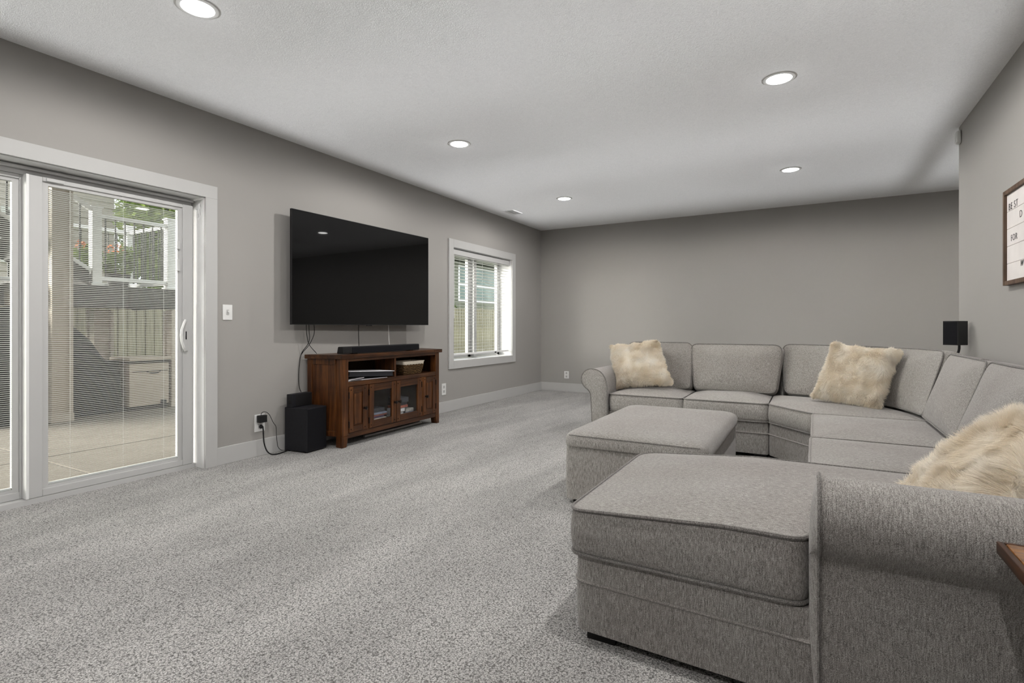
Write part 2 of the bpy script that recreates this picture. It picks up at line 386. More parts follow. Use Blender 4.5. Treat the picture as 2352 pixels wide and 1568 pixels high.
# pull handle, catches
hb = MB(); yh, zh = 2.312, 1.02
hb.tube([(-.098, yh, zh+.115), (-.085, yh-.004, zh+.112), (-.072, yh-.022, zh+.09), (-.066, yh-.04, zh+.045), (-.064, yh-.045, zh), (-.066, yh-.04, zh-.045), (-.072, yh-.022, zh-.09), (-.085, yh-.004, zh-.112), (-.098, yh, zh-.115)], .009, 10)
hb.build('pull_handle', M['plate'], fr, smooth=True)
box('handle_plate', M['vinyl'], fr, -.099, -.092, yh-.012, yh+.022, zh-.12, zh+.12, bevel=.002); box('latch_lever', M['black'], fr, -.092, -.086, yh+.003, yh+.008, zh-.03, zh+.03)
for zz in (1.70, 1.55): box('blind_slider', M['vinyl'], fr, -.112, -.088, 2.252, 2.272, zz-.045 if zz < 1.6 else zz-.03, zz+.045 if zz < 1.6 else zz+.03, bevel=.002)
box('top_latch', M['vinyl'], fr, -.100, -.088, 1.47, 1.56, 1.99, 2.012, bevel=.003)

# window with two sashes and a blind
wf = thing('window_1', (-.22, 6.42, WZ0), 'white twin casement window behind an open blind', None, kind='structure')
xw = -.265
for y0, y1 in ((W0+.012, 6.42), (6.42, W1-.012)):
    box('sash_stile', M['vinyl'], wf, xw, xw+.05, y0, y0+.06 if y0 < 6 else y0+.10, WZ0+.012, WZ1-.012, bevel=.003)
    box('sash_stile', M['vinyl'], wf, xw, xw+.05, y1-.10 if y1 < 6.5 else y1-.06, y1, WZ0+.012, WZ1-.012, bevel=.003)
    box('sash_rail', M['vinyl'], wf, xw, xw+.05, y0, y1, WZ0+.012, WZ0+.075, bevel=.003); box('sash_rail', M['vinyl'], wf, xw, xw+.05, y0, y1, WZ1-.075, WZ1-.012, bevel=.003)
    box('pane', M['glass'], wf, xw+.02, xw+.024, y0+.05, y1-.05, WZ0+.06, WZ1-.06)
box('mullion', M['vinyl'], wf, xw+.03, xw+.11, 6.385, 6.455, WZ0+.012, WZ1-.012, bevel=.004)
blind = thing('window_blind', (-.06, 6.42, .70), 'white horizontal slat blind hanging open in the small window', 'blind')
box('valance', M['vinyl'], blind, -.035, -.022, W0+.018, W1-.018, 2.035, 2.104, bevel=.003); box('head_rail', M['slat'], blind, -.09, -.036, W0+.02, W1-.02, 2.06, 2.104)
s = MB(); a = R(2); hw = .025
p = [(-.06+hw*math.cos(a), W0+.022, hw*math.sin(a)), (-.06+hw*math.cos(a), W1-.022, hw*math.sin(a)), (-.06-hw*math.cos(a), W1-.022, -hw*math.sin(a)), (-.06-hw*math.cos(a), W0+.022, -hw*math.sin(a))]
s.hexa([(q[0], q[1], q[2]+.765-.0012) for q in p], [(q[0], q[1], q[2]+.765+.0012) for q in p]); s0 = s.build('slat', M['slat'], blind)
k = 0
while .765+.0435*(k+1) < 2.03: k += 1; copy_at(s0, (0, 0, .0435*k), blind)
box('bottom_rail', M['slat'], blind, -.085, -.035, W0+.022, W1-.022, .705, .728, bevel=.004)
for y in (5.86, 6.42, 6.98): box('ladder_cord', M['slat'], blind, -.036, -.0345, y-.001, y+.001, .72, 2.06)
MB().tube([(-.028, 5.72, 2.03), (-.027, 5.72, 1.2)], .003, 6).build('tilt_wand', M['slat'], blind)
box('bottom_clip', M['black'], blind, -.034, -.028, 6.76, 6.80, .700, .716)

# ------------------------------------------------------------------ recessed lamps in the ceiling
LX1, LX2, LY0, LDY = 1.279, 3.868, 1.61, 2.3555
lamp_names = {(0, 0): 'round recessed ceiling lamp above the patio door', (0, 1): 'round recessed ceiling lamp above the television', (0, 2): 'round recessed ceiling lamp beside the ceiling vent near the back corner',
              (1, 1): 'largest round recessed ceiling lamp, above the near sofa run', (1, 2): 'round recessed ceiling lamp above the far row of the sectional, near the hall'}
WASH_H = .05
def lamp_nodes(name, size, col, fn):
    """point light whose intensity follows fn(direction components) -> node socket"""
    ld = bpy.data.lights.new(name, 'POINT'); ld.energy = 4*PI; ld.shadow_soft_size = size; ld.use_nodes = True; nt = ld.node_tree
    def nd(ty, **k):
        x = nt.nodes.new('ShaderNode'+ty)
        for a, b in k.items(): setattr(x, a, b)
        return x
    def mt(op, a, b=None):
        x = nd('Math', operation=op)
        for i_, v_ in ((0, a), (1, b)):
            if v_ is None: continue
            if isinstance(v_, bpy.types.NodeSocket): nt.links.new(v_, x.inputs[i_])
            else: x.inputs[i_].default_value = v_
        return x.outputs[0]
    def ease(v_, lo_, hi_, a_=1.0, b_=0.0):
        x = nd('MapRange', interpolation_type='SMOOTHSTEP'); nt.links.new(v_, x.inputs[0])
        for i_, q_ in ((1, lo_), (2, hi_), (3, a_), (4, b_)): x.inputs[i_].default_value = q_
        return x.outputs[0]
    sep = nd('SeparateXYZ'); nt.links.new(nd('NewGeometry').outputs['Incoming'], sep.inputs[0])
    em = nt.nodes['Emission']; nt.links.new(fn(mt, ease, sep.outputs), em.inputs['Strength']); em.inputs['Color'].default_value = (*col, 1)
    return ld
def make_beam():
    """wide downlight: strongest straight down, half of that towards the horizontal"""
    def fn(mt, ease, d):
        dn = mt('MULTIPLY', d[2], -1.0)
        return mt('MULTIPLY', mt('MULTIPLY', mt('ADD', mt('MULTIPLY', dn, .5), .5), LAMP_I), ease(dn, .0, .28, 0.0, 1.0))
    return lamp_nodes('lamp_light', .018, LAMP_COL, fn)
def make_wash(side):
    """added light, not from the lens, aimed just above the horizontal: a broad, even wash over the ceiling round the lamp"""
    def fn(mt, ease, d):
        dz = mt('MAXIMUM', d[2], .02)
        px = mt('DIVIDE', mt('MULTIPLY', d[0], WASH_H*side), dz); py = mt('DIVIDE', mt('MULTIPLY', mt('ABSOLUTE', d[1]), WASH_H), dz)
        r = mt('SQRT', mt('ADD', mt('MULTIPLY', px, px), mt('MULTIPLY', py, py)))
        e = mt('MULTIPLY', mt('MULTIPLY', ease(px, 1.19, 1.40), ease(mt('MULTIPLY', px, -1.0), .98, 1.26)), ease(py, .5, 2.0)); halo = mt('MULTIPLY', mt('POWER', 2.718, mt('MULTIPLY', r, -9.0)), .8)
        I = mt('DIVIDE', mt('MULTIPLY', mt('ADD', e, halo), SPILL*WASH_H*WASH_H), mt('POWER', dz, 3.0))
        return mt('MULTIPLY', I, mt('GREATER_THAN', d[2], .0))
    return lamp_nodes('added_ceiling_wash', .004, (.97, .985, 1), fn)
for i, lx in enumerate((LX1, LX2, LX2+2.589)):
    for j in range(-1, 3):
        if i == 2 and j < 2: continue
        ly = LY0+j*LDY
        if i == 2: lab = 'added unseen ceiling lamp lighting the hall beyond the wall corner'  # unseen, added to brighten the hall ceiling and back wall
        elif (i, j) == (1, 0): lab = 'round recessed ceiling lamp above the chaise, outside the picture'
        elif j < 0: lab = 'added unseen ceiling lamp behind the viewer, on the %s side' % ('door' if i == 0 else 'sign')  # extra row put in for more light from behind
        else: lab = lamp_names[(i, j)]
        t = thing('recessed_lamp', (lx, ly, CE-.012), lab, 'lamp', 'recessed ceiling lamps')
        MB().lathe([(.076, .011), (.0785, .006), (.088, .005), (.098, .0075), (.101, .012)], (lx, ly, CE-.012), 40).build('trim_ring', M['plate'], t, smooth=True)
        MB().lathe([(.001, .006), (.04, .0062), (.068, .007), (.077, .0085), (.077, .0115)], (lx, ly, CE-.012), 40).build('lens', M['lens'], t, smooth=True)
        if i == 0 and j == -1: beam = make_beam()
        lo = link(bpy.data.objects.new('lamp_light', beam)); lo.parent = t; lo.location = (0, 0, -.045); lo.visible_glossy = False     # the lens itself is what shines back from glass
        if j == -1 or i == 2: wash_light = make_wash(1 if i == 0 else -1)
        lo = link(bpy.data.objects.new('added_ceiling_wash', wash_light)); lo.parent = t; lo.location = (0, 0, .012-WASH_H); lo.visible_glossy = False
t = thing('ceiling_vent', (.315, 6.715, CE-.008), 'small white slotted air vent in the ceiling corner', 'vent')
box('vent_frame', M['plate'], t, .245, .385, 6.58, 6.85, CE-.002, CE, bevel=.0008); box('vent_throat', M['blackm'], t, .262, .368, 6.60, 6.83, CE-.0026, CE-.0019)
for k in range(7): box('slat', M['plate'], t, .262, .368, 6.605+k*.033, 6.622+k*.033, CE-.0034, CE-.0024)

# ------------------------------------------------------------------ switch, outlets, sensor
t = thing('light_switch', (.004, 2.587, 1.14), 'white light switch plate beside the patio door', 'switch')
box('plate', M['plate'], t, 0, .006, 2.547, 2.627, 1.139, 1.261, bevel=.003); box('toggle_slot', M['trim'], t, .006, .009, 2.577, 2.597, 1.18, 1.222, bevel=.001)
box('toggle', M['plate'], t, .007, .018, 2.582, 2.592, 1.198, 1.214, bevel=.002)
def outlet(y0, y1, z0, z1, label, back=False):
    t = thing('wall_outlet', (((y0+y1)/2, BY-.004, z0) if back else (.004, (y0+y1)/2, z0)), label, 'outlet', 'white wall outlets')
    ym, zm = (y0+y1)/2, (z0+z1)/2
    if back: box('plate', M['plate'], t, y0, y1, BY-.006, BY, z0, z1, bevel=.003)
    else: box('plate', M['plate'], t, 0, .006, y0, y1, z0, z1, bevel=.003)
    for dz in (-.028, .028):
        if back: box('socket', M['trim'], t, ym-.017, ym+.017, BY-.009, BY-.006, zm+dz-.018, zm+dz+.018, bevel=.002)
        else: box('socket', M['trim'], t, .006, .009, ym-.017, ym+.017, zm+dz-.018, zm+dz+.018, bevel=.002)
        for dy in (-.006, .006):
            if back: box('slot', M['black'], t, ym+dy-.001, ym+dy+.001, BY-.0095, BY-.009, zm+dz-.004, zm+dz+.007)
            else: box('slot', M['black'], t, .009, .0095, ym+dy-.001, ym+dy+.001, zm+dz-.004, zm+dz+.007)
outlet(2.822, 2.918, .204, .349, 'white wall outlet with a black adapter plugged in')
outlet(5.408, 5.497, .222, .369, 'white wall outlet between the wooden media console and the window')
outlet(.438, .522, .219, .341, 'white wall outlet low on the back wall near the corner', back=True)
t = thing('motion_sensor', (RX-.03, 5.62, 2.58), 'white wall-mounted motion sensor near the ceiling by the hall corner', 'sensor')
MB().hexa([(RX-.001, 5.585, 2.585), (RX-.001, 5.645, 2.585), (RX-.035, 5.645, 2.595), (RX-.035, 5.585, 2.595)], [(RX-.001, 5.585, 2.70), (RX-.001, 5.645, 2.70), (RX-.035, 5.645, 2.69), (RX-.035, 5.585, 2.69)]).build('housing', M['plate'], t, bevel=.010, segs=3, smooth=True)
box('lens_window', M['slat'], t, RX-.038, RX-.034, 5.598, 5.632, 2.605, 2.645, bevel=.002)
# ------------------------------------------------------------------ television on the wall
tv = thing('television', (.12, 4.05, 1.10), 'large flat black television mounted on the wall', 'television')
TL = Vector((.115, 3.098)); TR = Vector((.170, 4.925)); TZ0, TZ1 = 1.104, 2.116     # swung out a little at its far end
u = (TR-TL).normalized(); nrm = Vector((u.y, -u.x)); W = (TR-TL).length
Mtv = Matrix(((u.x, 0, nrm.x, TL.x), (u.y, 0, nrm.y, TL.y), (0, 1, 0, TZ0), (0, 0, 0, 1)))   # local x along the set, y up, z to the room
H = TZ1-TZ0
b = MB(); b.box(0, W, 0, .006, -.022, .003); b.box(0, W, H-.004, H, -.022, .003); b.box(0, .004, .006, H-.004, -.022, .003); b.box(W-.004, W, .006, H-.004, -.022, .003)
b.xf(Mtv).build('bezel', M['black'], tv)
MB().box(.004, W-.004, .006, H-.004, -.018, .001).xf(Mtv).build('screen', M['screen'], tv)
MB().box(.03, W-.03, .03, H-.05, -.045, -.022).xf(Mtv).build('back_housing', M['blackm'], tv, bevel=.01)
MB().box(W/2-.035, W/2+.035, -.010, 0, -.015, .0).xf(Mtv).build('sensor_bar', M['black'], tv, bevel=.003)
box('wall_bracket', M['black'], tv, .003, .025, 3.75, 4.35, 1.45, 1.75, bevel=.003)
for y in (3.85, 4.2): box('bracket_arm', M['black'], tv, .02, .115, y, y+.03, 1.52, 1.70)

# ------------------------------------------------------------------ cables
def cable(name, pts, r, mat, label, cat='cable', n=8):
    P = [Vector(p) for p in pts]; out = []
    for i in range(len(P)-1):
        a, b, c, d = P[max(i-1, 0)], P[i], P[i+1], P[min(i+2, len(P)-1)]
        for k in range(n):
            t = k/n; out.append(.5*((2*b)+(c-a)*t+(2*a-5*b+4*c-d)*t*t+(3*b-a-3*c+d)*t**3))
    out.append(P[-1]); return MB().tube(out, r, 6).build(name, mat, None, smooth=True, label=label, cat=cat)
cable('tv_cable', [(.07, 3.292, 1.13), (.07, 3.292, 1.06), (.07, 3.30, .99), (.07, 3.325, .92), (.09, 3.39, .84)], .0033, M['black'], 'black cable hanging from the television, leftmost of the crossing ones')
cable('tv_cable', [(.06, 3.325, 1.13), (.06, 3.33, 1.05), (.06, 3.335, .98), (.05, 3.32, .92), (.012, 3.285, .84), (.010, 3.26, .7), (.012, 3.26, .55), (.05, 3.25, .50)], .0033, M['black'], 'long black cable running from the television down behind the wooden console')
cable('tv_cable', [(.065, 3.375, 1.13), (.065, 3.385, 1.06), (.065, 3.375, 1.0), (.06, 3.33, .92), (.03, 3.292, .86), (.02, 3.28, .835)], .0033, M['black'], 'black cable bowing outward under the television and crossing the others')
cable('tv_cable', [(.07, 3.93, 1.14), (.07, 3.93, 1.0), (.075, 3.935, .835)], .0038, M['black'], 'single straight black cable under the middle of the television')
cable('tv_cable', [(.08, 4.355, 1.14), (.08, 4.36, 1.0), (.085, 4.37, .835)], .003, M['plate'], 'thin white cable under the television')

# ------------------------------------------------------------------ media console
mc = thing('media_console', (.22, 4.12, 0), 'dark brown wooden media console with glass doors and open shelf', 'cabinet')
def fx(y): return .408-(y-3.4)*.019               # the front runs very slightly towards the wall
XB = .035; TOPZ = .832
def fbox(y0, y1, z0, z1, d0, d1):                  # box in front coordinates: d = distance in front of (+) or behind (-) the front plane
    return MB().hexa([(fx(y0)+d0, y0, z0), (fx(y0)+d1, y0, z0), (fx(y1)+d1, y1, z0), (fx(y1)+d0, y1, z0)], [(fx(y0)+d0, y0, z1), (fx(y0)+d1, y0, z1), (fx(y1)+d1, y1, z1), (fx(y1)+d0, y1, z1)])
def fpart(name, mat, parent, *a, bevel=.003): return fbox(*a).build(name, mat, parent, bevel=bevel)
YL, YR = 3.395, 4.85; BLk, BRk = 3.325, 4.92       # body: front left/right, back left/right (sides splay towards the wall)
def side_pt(s, x): # point on the left (s=0) / right (s=1) side line at depth x
    t = (x-XB)/(fx(YL if s == 0 else YR)-XB)
    return (BLk+(YL-BLk)*t) if s == 0 else (BRk+(YR-BRk)*t)
# top: three boards and two breadboard ends
top = MB().hexa([(XB-.005, 3.46, .796), (fx(3.53)+.012, 3.53, .796), (fx(4.75)+.012, 4.75, .796), (XB-.005, 4.82, .796)], [(XB-.005, 3.46, TOPZ), (fx(3.53)+.012, 3.53, TOPZ), (fx(4.75)+.012, 4.75, TOPZ), (XB-.005, 4.82, TOPZ)]).build('top', M['wood_y'], mc, bevel=.004)
MB().hexa([(XB-.005, 3.302, .795), (fx(3.385)+.012, 3.385, .795), (fx(3.53)+.012, 3.5285, .795), (XB-.005, 3.4585, .795)], [(XB-.005, 3.302, TOPZ+.001), (fx(3.385)+.012, 3.385, TOPZ+.001), (fx(3.53)+.012, 3.5285, TOPZ+.001), (XB-.005, 3.4585, TOPZ+.001)]).build('top_end_board', M['wood_y'], mc, bevel=.004)
MB().hexa([(XB-.005, 4.8215, .795), (fx(4.75)+.012, 4.7515, .795), (fx(4.895)+.012, 4.90, .795), (XB-.005, 4.975, .795)], [(XB-.005, 4.8215, TOPZ+.001), (fx(4.75)+.012, 4.7515, TOPZ+.001), (fx(4.895)+.012, 4.90, TOPZ+.001), (XB-.005, 4.975, TOPZ+.001)]).build('top_end_board', M['wood_y'], mc, bevel=.004)
# legs / posts
def post(yo, yi, x0, x1, foot_o, name='leg'):
    s = 1 if yi > yo else -1
    m = MB()
    a = lambda y0, y1, z, xa, xb: [(xa, min(y0, y1), z), (xb, min(y0, y1), z), (xb, max(y0, y1), z), (xa, max(y0, y1), z)]
    m.hexa(a(yo, yi, .10, x0, x1), a(yo, yi, .795, x0, x1)); m.hexa(a(yo, yi-s*.022, 0, x0, x1), a(yo, yi, .0999, x0, x1))
    return m.build(name, M['wood_z'], mc, bevel=.004)
post(YL, 3.47, fx(3.43)-.075, fx(3.43)+.004, 0); post(YR, 4.785, fx(4.8)-.075, fx(4.8)+.004, 0)
post(BLk+.005, BLk+.065, XB, XB+.055, 0); post(BRk-.005, BRk-.065, XB, XB+.055, 0)
# side frames and panels
for s in (0, 1):
    sg = 1 if s == 0 else -1
    def sidebox(x0, x1, z0, z1, i0, i1, name, mat):
        ya, yb = side_pt(s, x0), side_pt(s, x1)
        lo = [(x0, ya+sg*i0, z0), (x1, yb+sg*i0, z0), (x1, yb+sg*i1, z0), (x0, ya+sg*i1, z0)]
        hi = [(q[0], q[1], z1) for q in lo]
        MB().hexa(lo, hi).build(name, mat, mc, bevel=.002)
    sidebox(XB+.05, .335, .745, .795, .004, .026, 'side_rail', M['wood_z']); sidebox(XB+.05, .335, .10, .15, .004, .026, 'side_rail', M['wood_z'])
    sidebox(XB+.04, .345, .15, .745, .014, .022, 'side_panel', M['wood_z'])
    sidebox(XB+.05, XB+.075, .15, .745, .008, .024, 'side_moulding', M['wood_z']); sidebox(.312, .335, .15, .745, .008, .024, 'side_moulding', M['wood_z'])
# front rails, shelf, divider
fpart('top_rail', M['wood_y'], mc, 3.47, 4.785, .770, .796, -.022, .001)
fpart('shelf_rail', M['wood_y'], mc, 3.47, 4.785, .541, .584, -.022, .001)
fpart('bottom_rail', M['wood_y'], mc, 3.47, 4.785, .076, .121, -.022, .001)
MB().hexa([(XB+.02, 3.36, .556), (fx(3.47)-.022, 3.44, .556), (fx(4.78)-.022, 4.82, .556), (XB+.02, 4.89, .556)], [(XB+.02, 3.36, .580), (fx(3.47)-.022, 3.44, .580), (fx(4.78)-.022, 4.82, .580), (XB+.02, 4.89, .580)]).build('shelf', M['wood_y'], mc)
MB().hexa([(XB+.02, 3.36, .100), (fx(3.47)-.022, 3.44, .100), (fx(4.78)-.022, 4.82, .100), (XB+.02, 4.89, .100)], [(XB+.02, 3.36, .118), (fx(3.47)-.022, 3.44, .118), (fx(4.78)-.022, 4.82, .118), (XB+.02, 4.89, .118)]).build('bottom_board', M['inside'], mc)
MB().box(XB+.02, fx(4.11)-.004, 4.101, 4.127, .580, .796).build('divider', M['wood_z'], mc, bevel=.002)
MB().box(XB+.005, XB+.018, 3.70, 4.54, .10, .79).build('back_panel', M['inside'], mc); MB().box(XB+.005, XB+.018, 3.39, 3.70, .10, .58).build('back_panel', M['inside'], mc); MB().box(XB+.005, XB+.018, 4.54, 4.86, .10, .79).build('back_panel', M['inside'], mc)
for y in (3.705, 4.531): fpart('door_stile_post', M['wood_z'], mc, y, y+.026, .121, .541, -.022, .001)
MB().box(XB+.02, .36, 3.712, 3.724, .118, .556).build('inner_partition', M['inside'], mc); MB().box(XB+.02, .36, 4.538, 4.55, .118, .556).build('inner_partition', M['inside'], mc)
def knob(y, z, parent):
    x = fx(y)+.006
    MB().lathe([(.011, 0), (.008, .006), (.006, .012), (.010, .016), (.016, .022), (.017, .028), (.012, .034), (.002, .036)], (x, y, z), 14, 'x').build('knob', M['iron'], parent, smooth=True)
def stud(y, z, parent): MB().lathe([(.006, 0), (.005, .003), (.002, .0045)], (fx(y)+.006, y, z), 8, 'x').build('stud', M['iron'], parent, smooth=True)
def hinge(y, z, parent): fpart('hinge', M['iron'], parent, y-.005, y+.005, z-.03, z+.03, .0, .011, bevel=.002)
def cdoor(y0, y1, kind, hinge_side, ky):
    z0, z1 = .124, .538; sw = .055 if kind == 'wood' else .066
    d = thing('door', (fx((y0+y1)/2), (y0+y1)/2, z0), None, None); d.parent = mc; d.location = Vector(d.location)-WL[mc]
    fpart('stile', M['wood_z'], d, y0+.002, y0+sw, z0, z1, -.016, .006); fpart('stile', M['wood_z'], d, y1-sw, y1-.002, z0, z1, -.016, .006)
    fpart('rail', M['wood_y'], d, y0+sw, y1-sw, z1-sw, z1, -.016, .0055); fpart('rail', M['wood_y'], d, y0+sw, y1-sw, z0, z0+sw, -.016, .0055)
    if kind == 'wood':
        fpart('panel', M['wood_z'], d, y0+sw, y1-sw, z0+sw, z1-sw, -.012, -.004)
        fpart('panel_field', M['wood_z'], d, y0+sw+.012, y1-sw-.012, z0+sw+.012, z1-sw-.012, -.006, .0015)
    else: fpart('pane', M['glass'], d, y0+sw, y1-sw, z0+sw, z1-sw, -.008, -.005, bevel=0)
    knob(ky, .328, d)
    hy = y0-.001 if hinge_side == 0 else y1+.001
    for z in (.20, .465): hinge(hy, z, d)
    for y in (y0+.026, y1-.026):
        for z in (z0+.028, z1-.028): stud(y, z, d)
cdoor(3.476, 3.704, 'wood', 0, 3.668); cdoor(3.733, 4.118, 'glass', 0, 4.092); cdoor(4.121, 4.530, 'glass', 1, 4.155); cdoor(4.558, 4.784, 'wood', 1, 4.600)
# boxes and cases on the shelf behind the glass
cols = [(.30, .05, .05), (.05, .08, .22), (.45, .42, .40), (.03, .03, .03), (.40, .30, .22), (.10, .06, .14), (.08, .16, .26), (.38, .12, .09), (.20, .22, .30), (.05, .05, .06)]
cm = [plain('case_cover_%d' % i, c, .35, .4, var=.3, scale=40) for i, c in enumerate(cols)]
words_l = ['red', 'navy', 'pale grey', 'black', 'tan', 'plum', 'blue', 'rust red', 'slate', 'charcoal']
pos_l = ['lowest', 'second lowest', 'third lowest', 'fourth lowest', 'fifth lowest', 'sixth lowest', 'seventh lowest', 'topmost']
z = .119
for k in range(8):
    ci = [6, 0, 3, 2, 5, 7, 8, 9][k]; h = [.018, .016, .02, .015, .018, .016, .016, .04][k]
    y0 = 3.80+.03*((k*7) % 4)/3; MB().box(.22, .36-.012*((k*5) % 3), y0, y0+.21-.02*((k*3) % 3), z, z+h).build('disc_case', cm[ci], None, bevel=.001, label='%s disc case in the stack behind the first glass door, %s' % (words_l[ci], pos_l[k]), cat='case', group='disc cases behind the first glass door'); z += h+.001
z = .119
for k in range(7):
    h = [.022, .026, .022, .03, .024, .03, .05][k]; wcol = M['paper'] if k in (0, 1, 2, 3) else (cm[7] if k == 4 else cm[9])
    nm = 'white' if k < 4 else ('rust red' if k == 4 else 'charcoal')
    MB().box(.20, .355-.01*(k % 3), 4.19+.004*k, 4.30 if k < 4 else 4.36, z, z+h).build('disc_case', wcol, None, bevel=.0015, label='%s flat box in the stack behind the second glass door, %s' % (nm, pos_l[k]), cat='case', group='flat boxes behind the second glass door'); z += h+.006 if k < 4 else h+.001
for k in range(3):
    MB().box(.20, .33, 4.345, 4.47, .119+k*.034, .119+k*.034+.032).build('disc_case', cm[(3, 8, 2)[k]], None, bevel=.0015, label='%s wide box at the far end behind the second glass door' % words_l[(3, 8, 2)[k]], cat='case', group='flat boxes behind the second glass door')
# folders on the open shelf
t = thing('ring_binder', (.30, 3.75, .5845), 'thick dark ring binder with white cover lying askew on the open shelf', 'binder')
Mb = Matrix.Translation((.295, 3.79, .640)) @ Matrix.Rotation(R(-8), 4, 'Z') @ Matrix.Rotation(R(-3), 4, 'X')
MB().box(-.11, .10, -.25, .26, -.022, .018).xf(Mb).build('pages', M['binder'], t); MB().box(-.12, .115, -.28, .27, .019, .024).xf(Mb).build('cover', M['paper'], t, bevel=.002)
MB().box(-.12, .105, -.27, .27, -.027, -.0225).xf(Mb).build('cover', M['binder'], t, bevel=.002)
t = thing('paper_folder', (.31, 3.72, .5845), 'white open folder under the dark binder on the shelf', 'folder')
Mb = Matrix.Translation((.30, 3.75, .586)) @ Matrix.Rotation(R(-5), 4, 'Z')
MB().box(-.13, .085, -.24, .24, 0, .005).xf(Mb).build('lower_cover', M['paper'], t); MB().hexa([(-.13, -.24, .006), (.085, -.24, .006), (.085, -.05, .02), (-.13, -.05, .02)], [(-.13, -.24, .010), (.085, -.24, .010), (.085, -.05, .025), (-.13, -.05, .025)]).xf(Mb).build('raised_flap', M['paper'], t)
MB().box(.0855, .0865, -.20, -.08, .002, .005).xf(Mb).build('spine_print', M['black'], t)
# basket
t = thing('wicker_basket', (.285, 4.43, .5845), 'woven brown basket with cream cloth liner on the open shelf', 'basket')
def rr(cx, cy, hx, hy, r=.02): return resample(round_poly([(cx-hx, cy-hy), (cx+hx, cy-hy), (cx+hx, cy+hy), (cx-hx, cy+hy)], r, 4), .012)
bm_ = MB(); rows = []
for k in range(13):
    f = k/12; P = rr(.285, 4.43, .072+.022*f, .145+.022*f); N = outline_normals(P)
    rows.append([(p.x+n.x*(.004*math.sin(i*1.6+k*PI)), p.y+n.y*(.004*math.sin(i*1.6+k*PI)), .5845+.105*f) for i, (p, n) in enumerate(zip(P, N))])
mm = min(len(r) for r in rows); rows = [[r[int(i*len(r)/mm)] for i in range(mm)] for r in rows]
v = [p for r in rows for p in r]; fcs = [(i*mm+k, i*mm+(k+1) % mm, (i+1)*mm+(k+1) % mm, (i+1)*mm+k) for i in range(12) for k in range(mm)]+[tuple(range(mm))]
bm_.add(v, fcs).build('woven_body', M['basket'], t, smooth=True)
P0 = rr(.285, 4.43, .100, .172); P1 = rr(.285, 4.43, .092, .163); m0 = min(len(P0), len(P1))
lv = [(p.x, p.y, .685) for p in P1[:m0]]+[(p.x, p.y, .722) for p in P0[:m0]]+[(.285+(p.x-.285)*.9, 4.43+(p.y-4.43)*.93, .722) for p in P0[:m0]]+[(.285+(p.x-.285)*.85, 4.43+(p.y-4.43)*.9, .66) for p in P0[:m0]]
lf = [(i*m0+k, i*m0+(k+1) % m0, (i+1)*m0+(k+1) % m0, (i+1)*m0+k) for i in range(3) for k in range(m0)]+[tuple(range(3*m0, 4*m0))]
MB().add(lv, lf).build('cloth_liner', M['linen'], t, smooth=True)
# sound bar
t = thing('sound_bar', (.31, 4.0, TOPZ+.001), 'long black sound bar on top of the wooden console', 'speaker')
MB().hexa([(.27, 3.46, TOPZ+.006), (.358, 3.455, TOPZ+.006), (.348, 4.55, TOPZ+.006), (.26, 4.55, TOPZ+.006)], [(.285, 3.46, .902), (.355, 3.455, .902), (.345, 4.55, .902), (.275, 4.55, .902)]).build('body', M['black'], t, bevel=.008)
MB().hexa([(.350, 3.57, TOPZ+.010), (.3595, 3.57, TOPZ+.010), (.3505, 4.54, TOPZ+.010), (.34, 4.54, TOPZ+.010)], [(.350, 3.57, .894), (.358, 3.57, .894), (.349, 4.54, .894), (.34, 4.54, .894)]).build('front_grille', M['grille'], t)
for y in (3.6, 4.4): box('foot', M['black'], t, .28, .34, y, y+.05, TOPZ+.001, TOPZ+.007)
# subwoofer and the small box on it
t = thing('subwoofer', (.155, 3.235, 0), 'black cube subwoofer on the carpet beside the wooden console', 'speaker')
Ms = Matrix.Translation((.155, 3.215, 0)) @ Matrix.Rotation(R(5), 4, 'Z')
MB().box(-.13, .13, -.115, .115, .008, .383).xf(Ms).build('cabinet', M['blackm'], t, bevel=.006); MB().box(.1301, .134, -.108, .108, .02, .375).xf(Ms).build('front_grille', M['grille'], t, bevel=.002)
for dx in (-.1, .1):
    for dy in (-.09, .09): MB().lathe([(.014, 0), (.014, .009)], Ms @ Vector((dx, dy, 0)), 10).build('foot', M['black'], t)
t = thing('receiver_box', (.09, 3.2, .384), 'small black receiver box standing on the subwoofer', 'receiver')
Mr = Matrix.Translation((.085, 3.205, .3835)) @ Matrix.Rotation(R(4), 4, 'Z')
MB().box(-.035, .035, -.11, .11, 0, .112).xf(Mr).build('body', M['blackm'], t, bevel=.003); MB().box(.0351, .037, -.075, .105, .006, .106).xf(Mr).build('front_panel', M['black'], t, bevel=.001)
MB().box(-.01, .012, -.1105, -.1095, .025, .07).xf(Mr).build('side_slot', M['screen'], t)
# plug, adapter and their cords
t = thing('power_adapter', (.03, 2.872, .28), 'black square power adapter plugged in with its thin looping cord', 'adapter')
box('body', M['black'], t, .0096, .055, 2.838, 2.906, .283, .343, bevel=.004)
ad = [(.035, 2.862, .343), (.04, 2.862, .362), (.045, 2.885, .372), (.05, 2.925, .345), (.05, 2.965, .27), (.04, 3.0, .225), (.04, 3.005, .15), (.05, 3.01, .06), (.06, 3.04, .02), (.07, 3.10, .008), (.075, 3.14, .006)]
def spl(pts, n=8):
    P = [Vector(p) for p in pts]; out = []
    for i in range(len(P)-1):
        a, b, c, d = P[max(i-1, 0)], P[i], P[i+1], P[min(i+2, len(P)-1)]
        for k in range(n):
            q = k/n; out.append(.5*((2*b)+(c-a)*q+(2*a-5*b+4*c-d)*q*q+(3*b-a-3*c+d)*q**3))
    return out+[P[-1]]
MB().tube(spl(ad), .0025, 6).build('cord', M['black'], t, smooth=True)
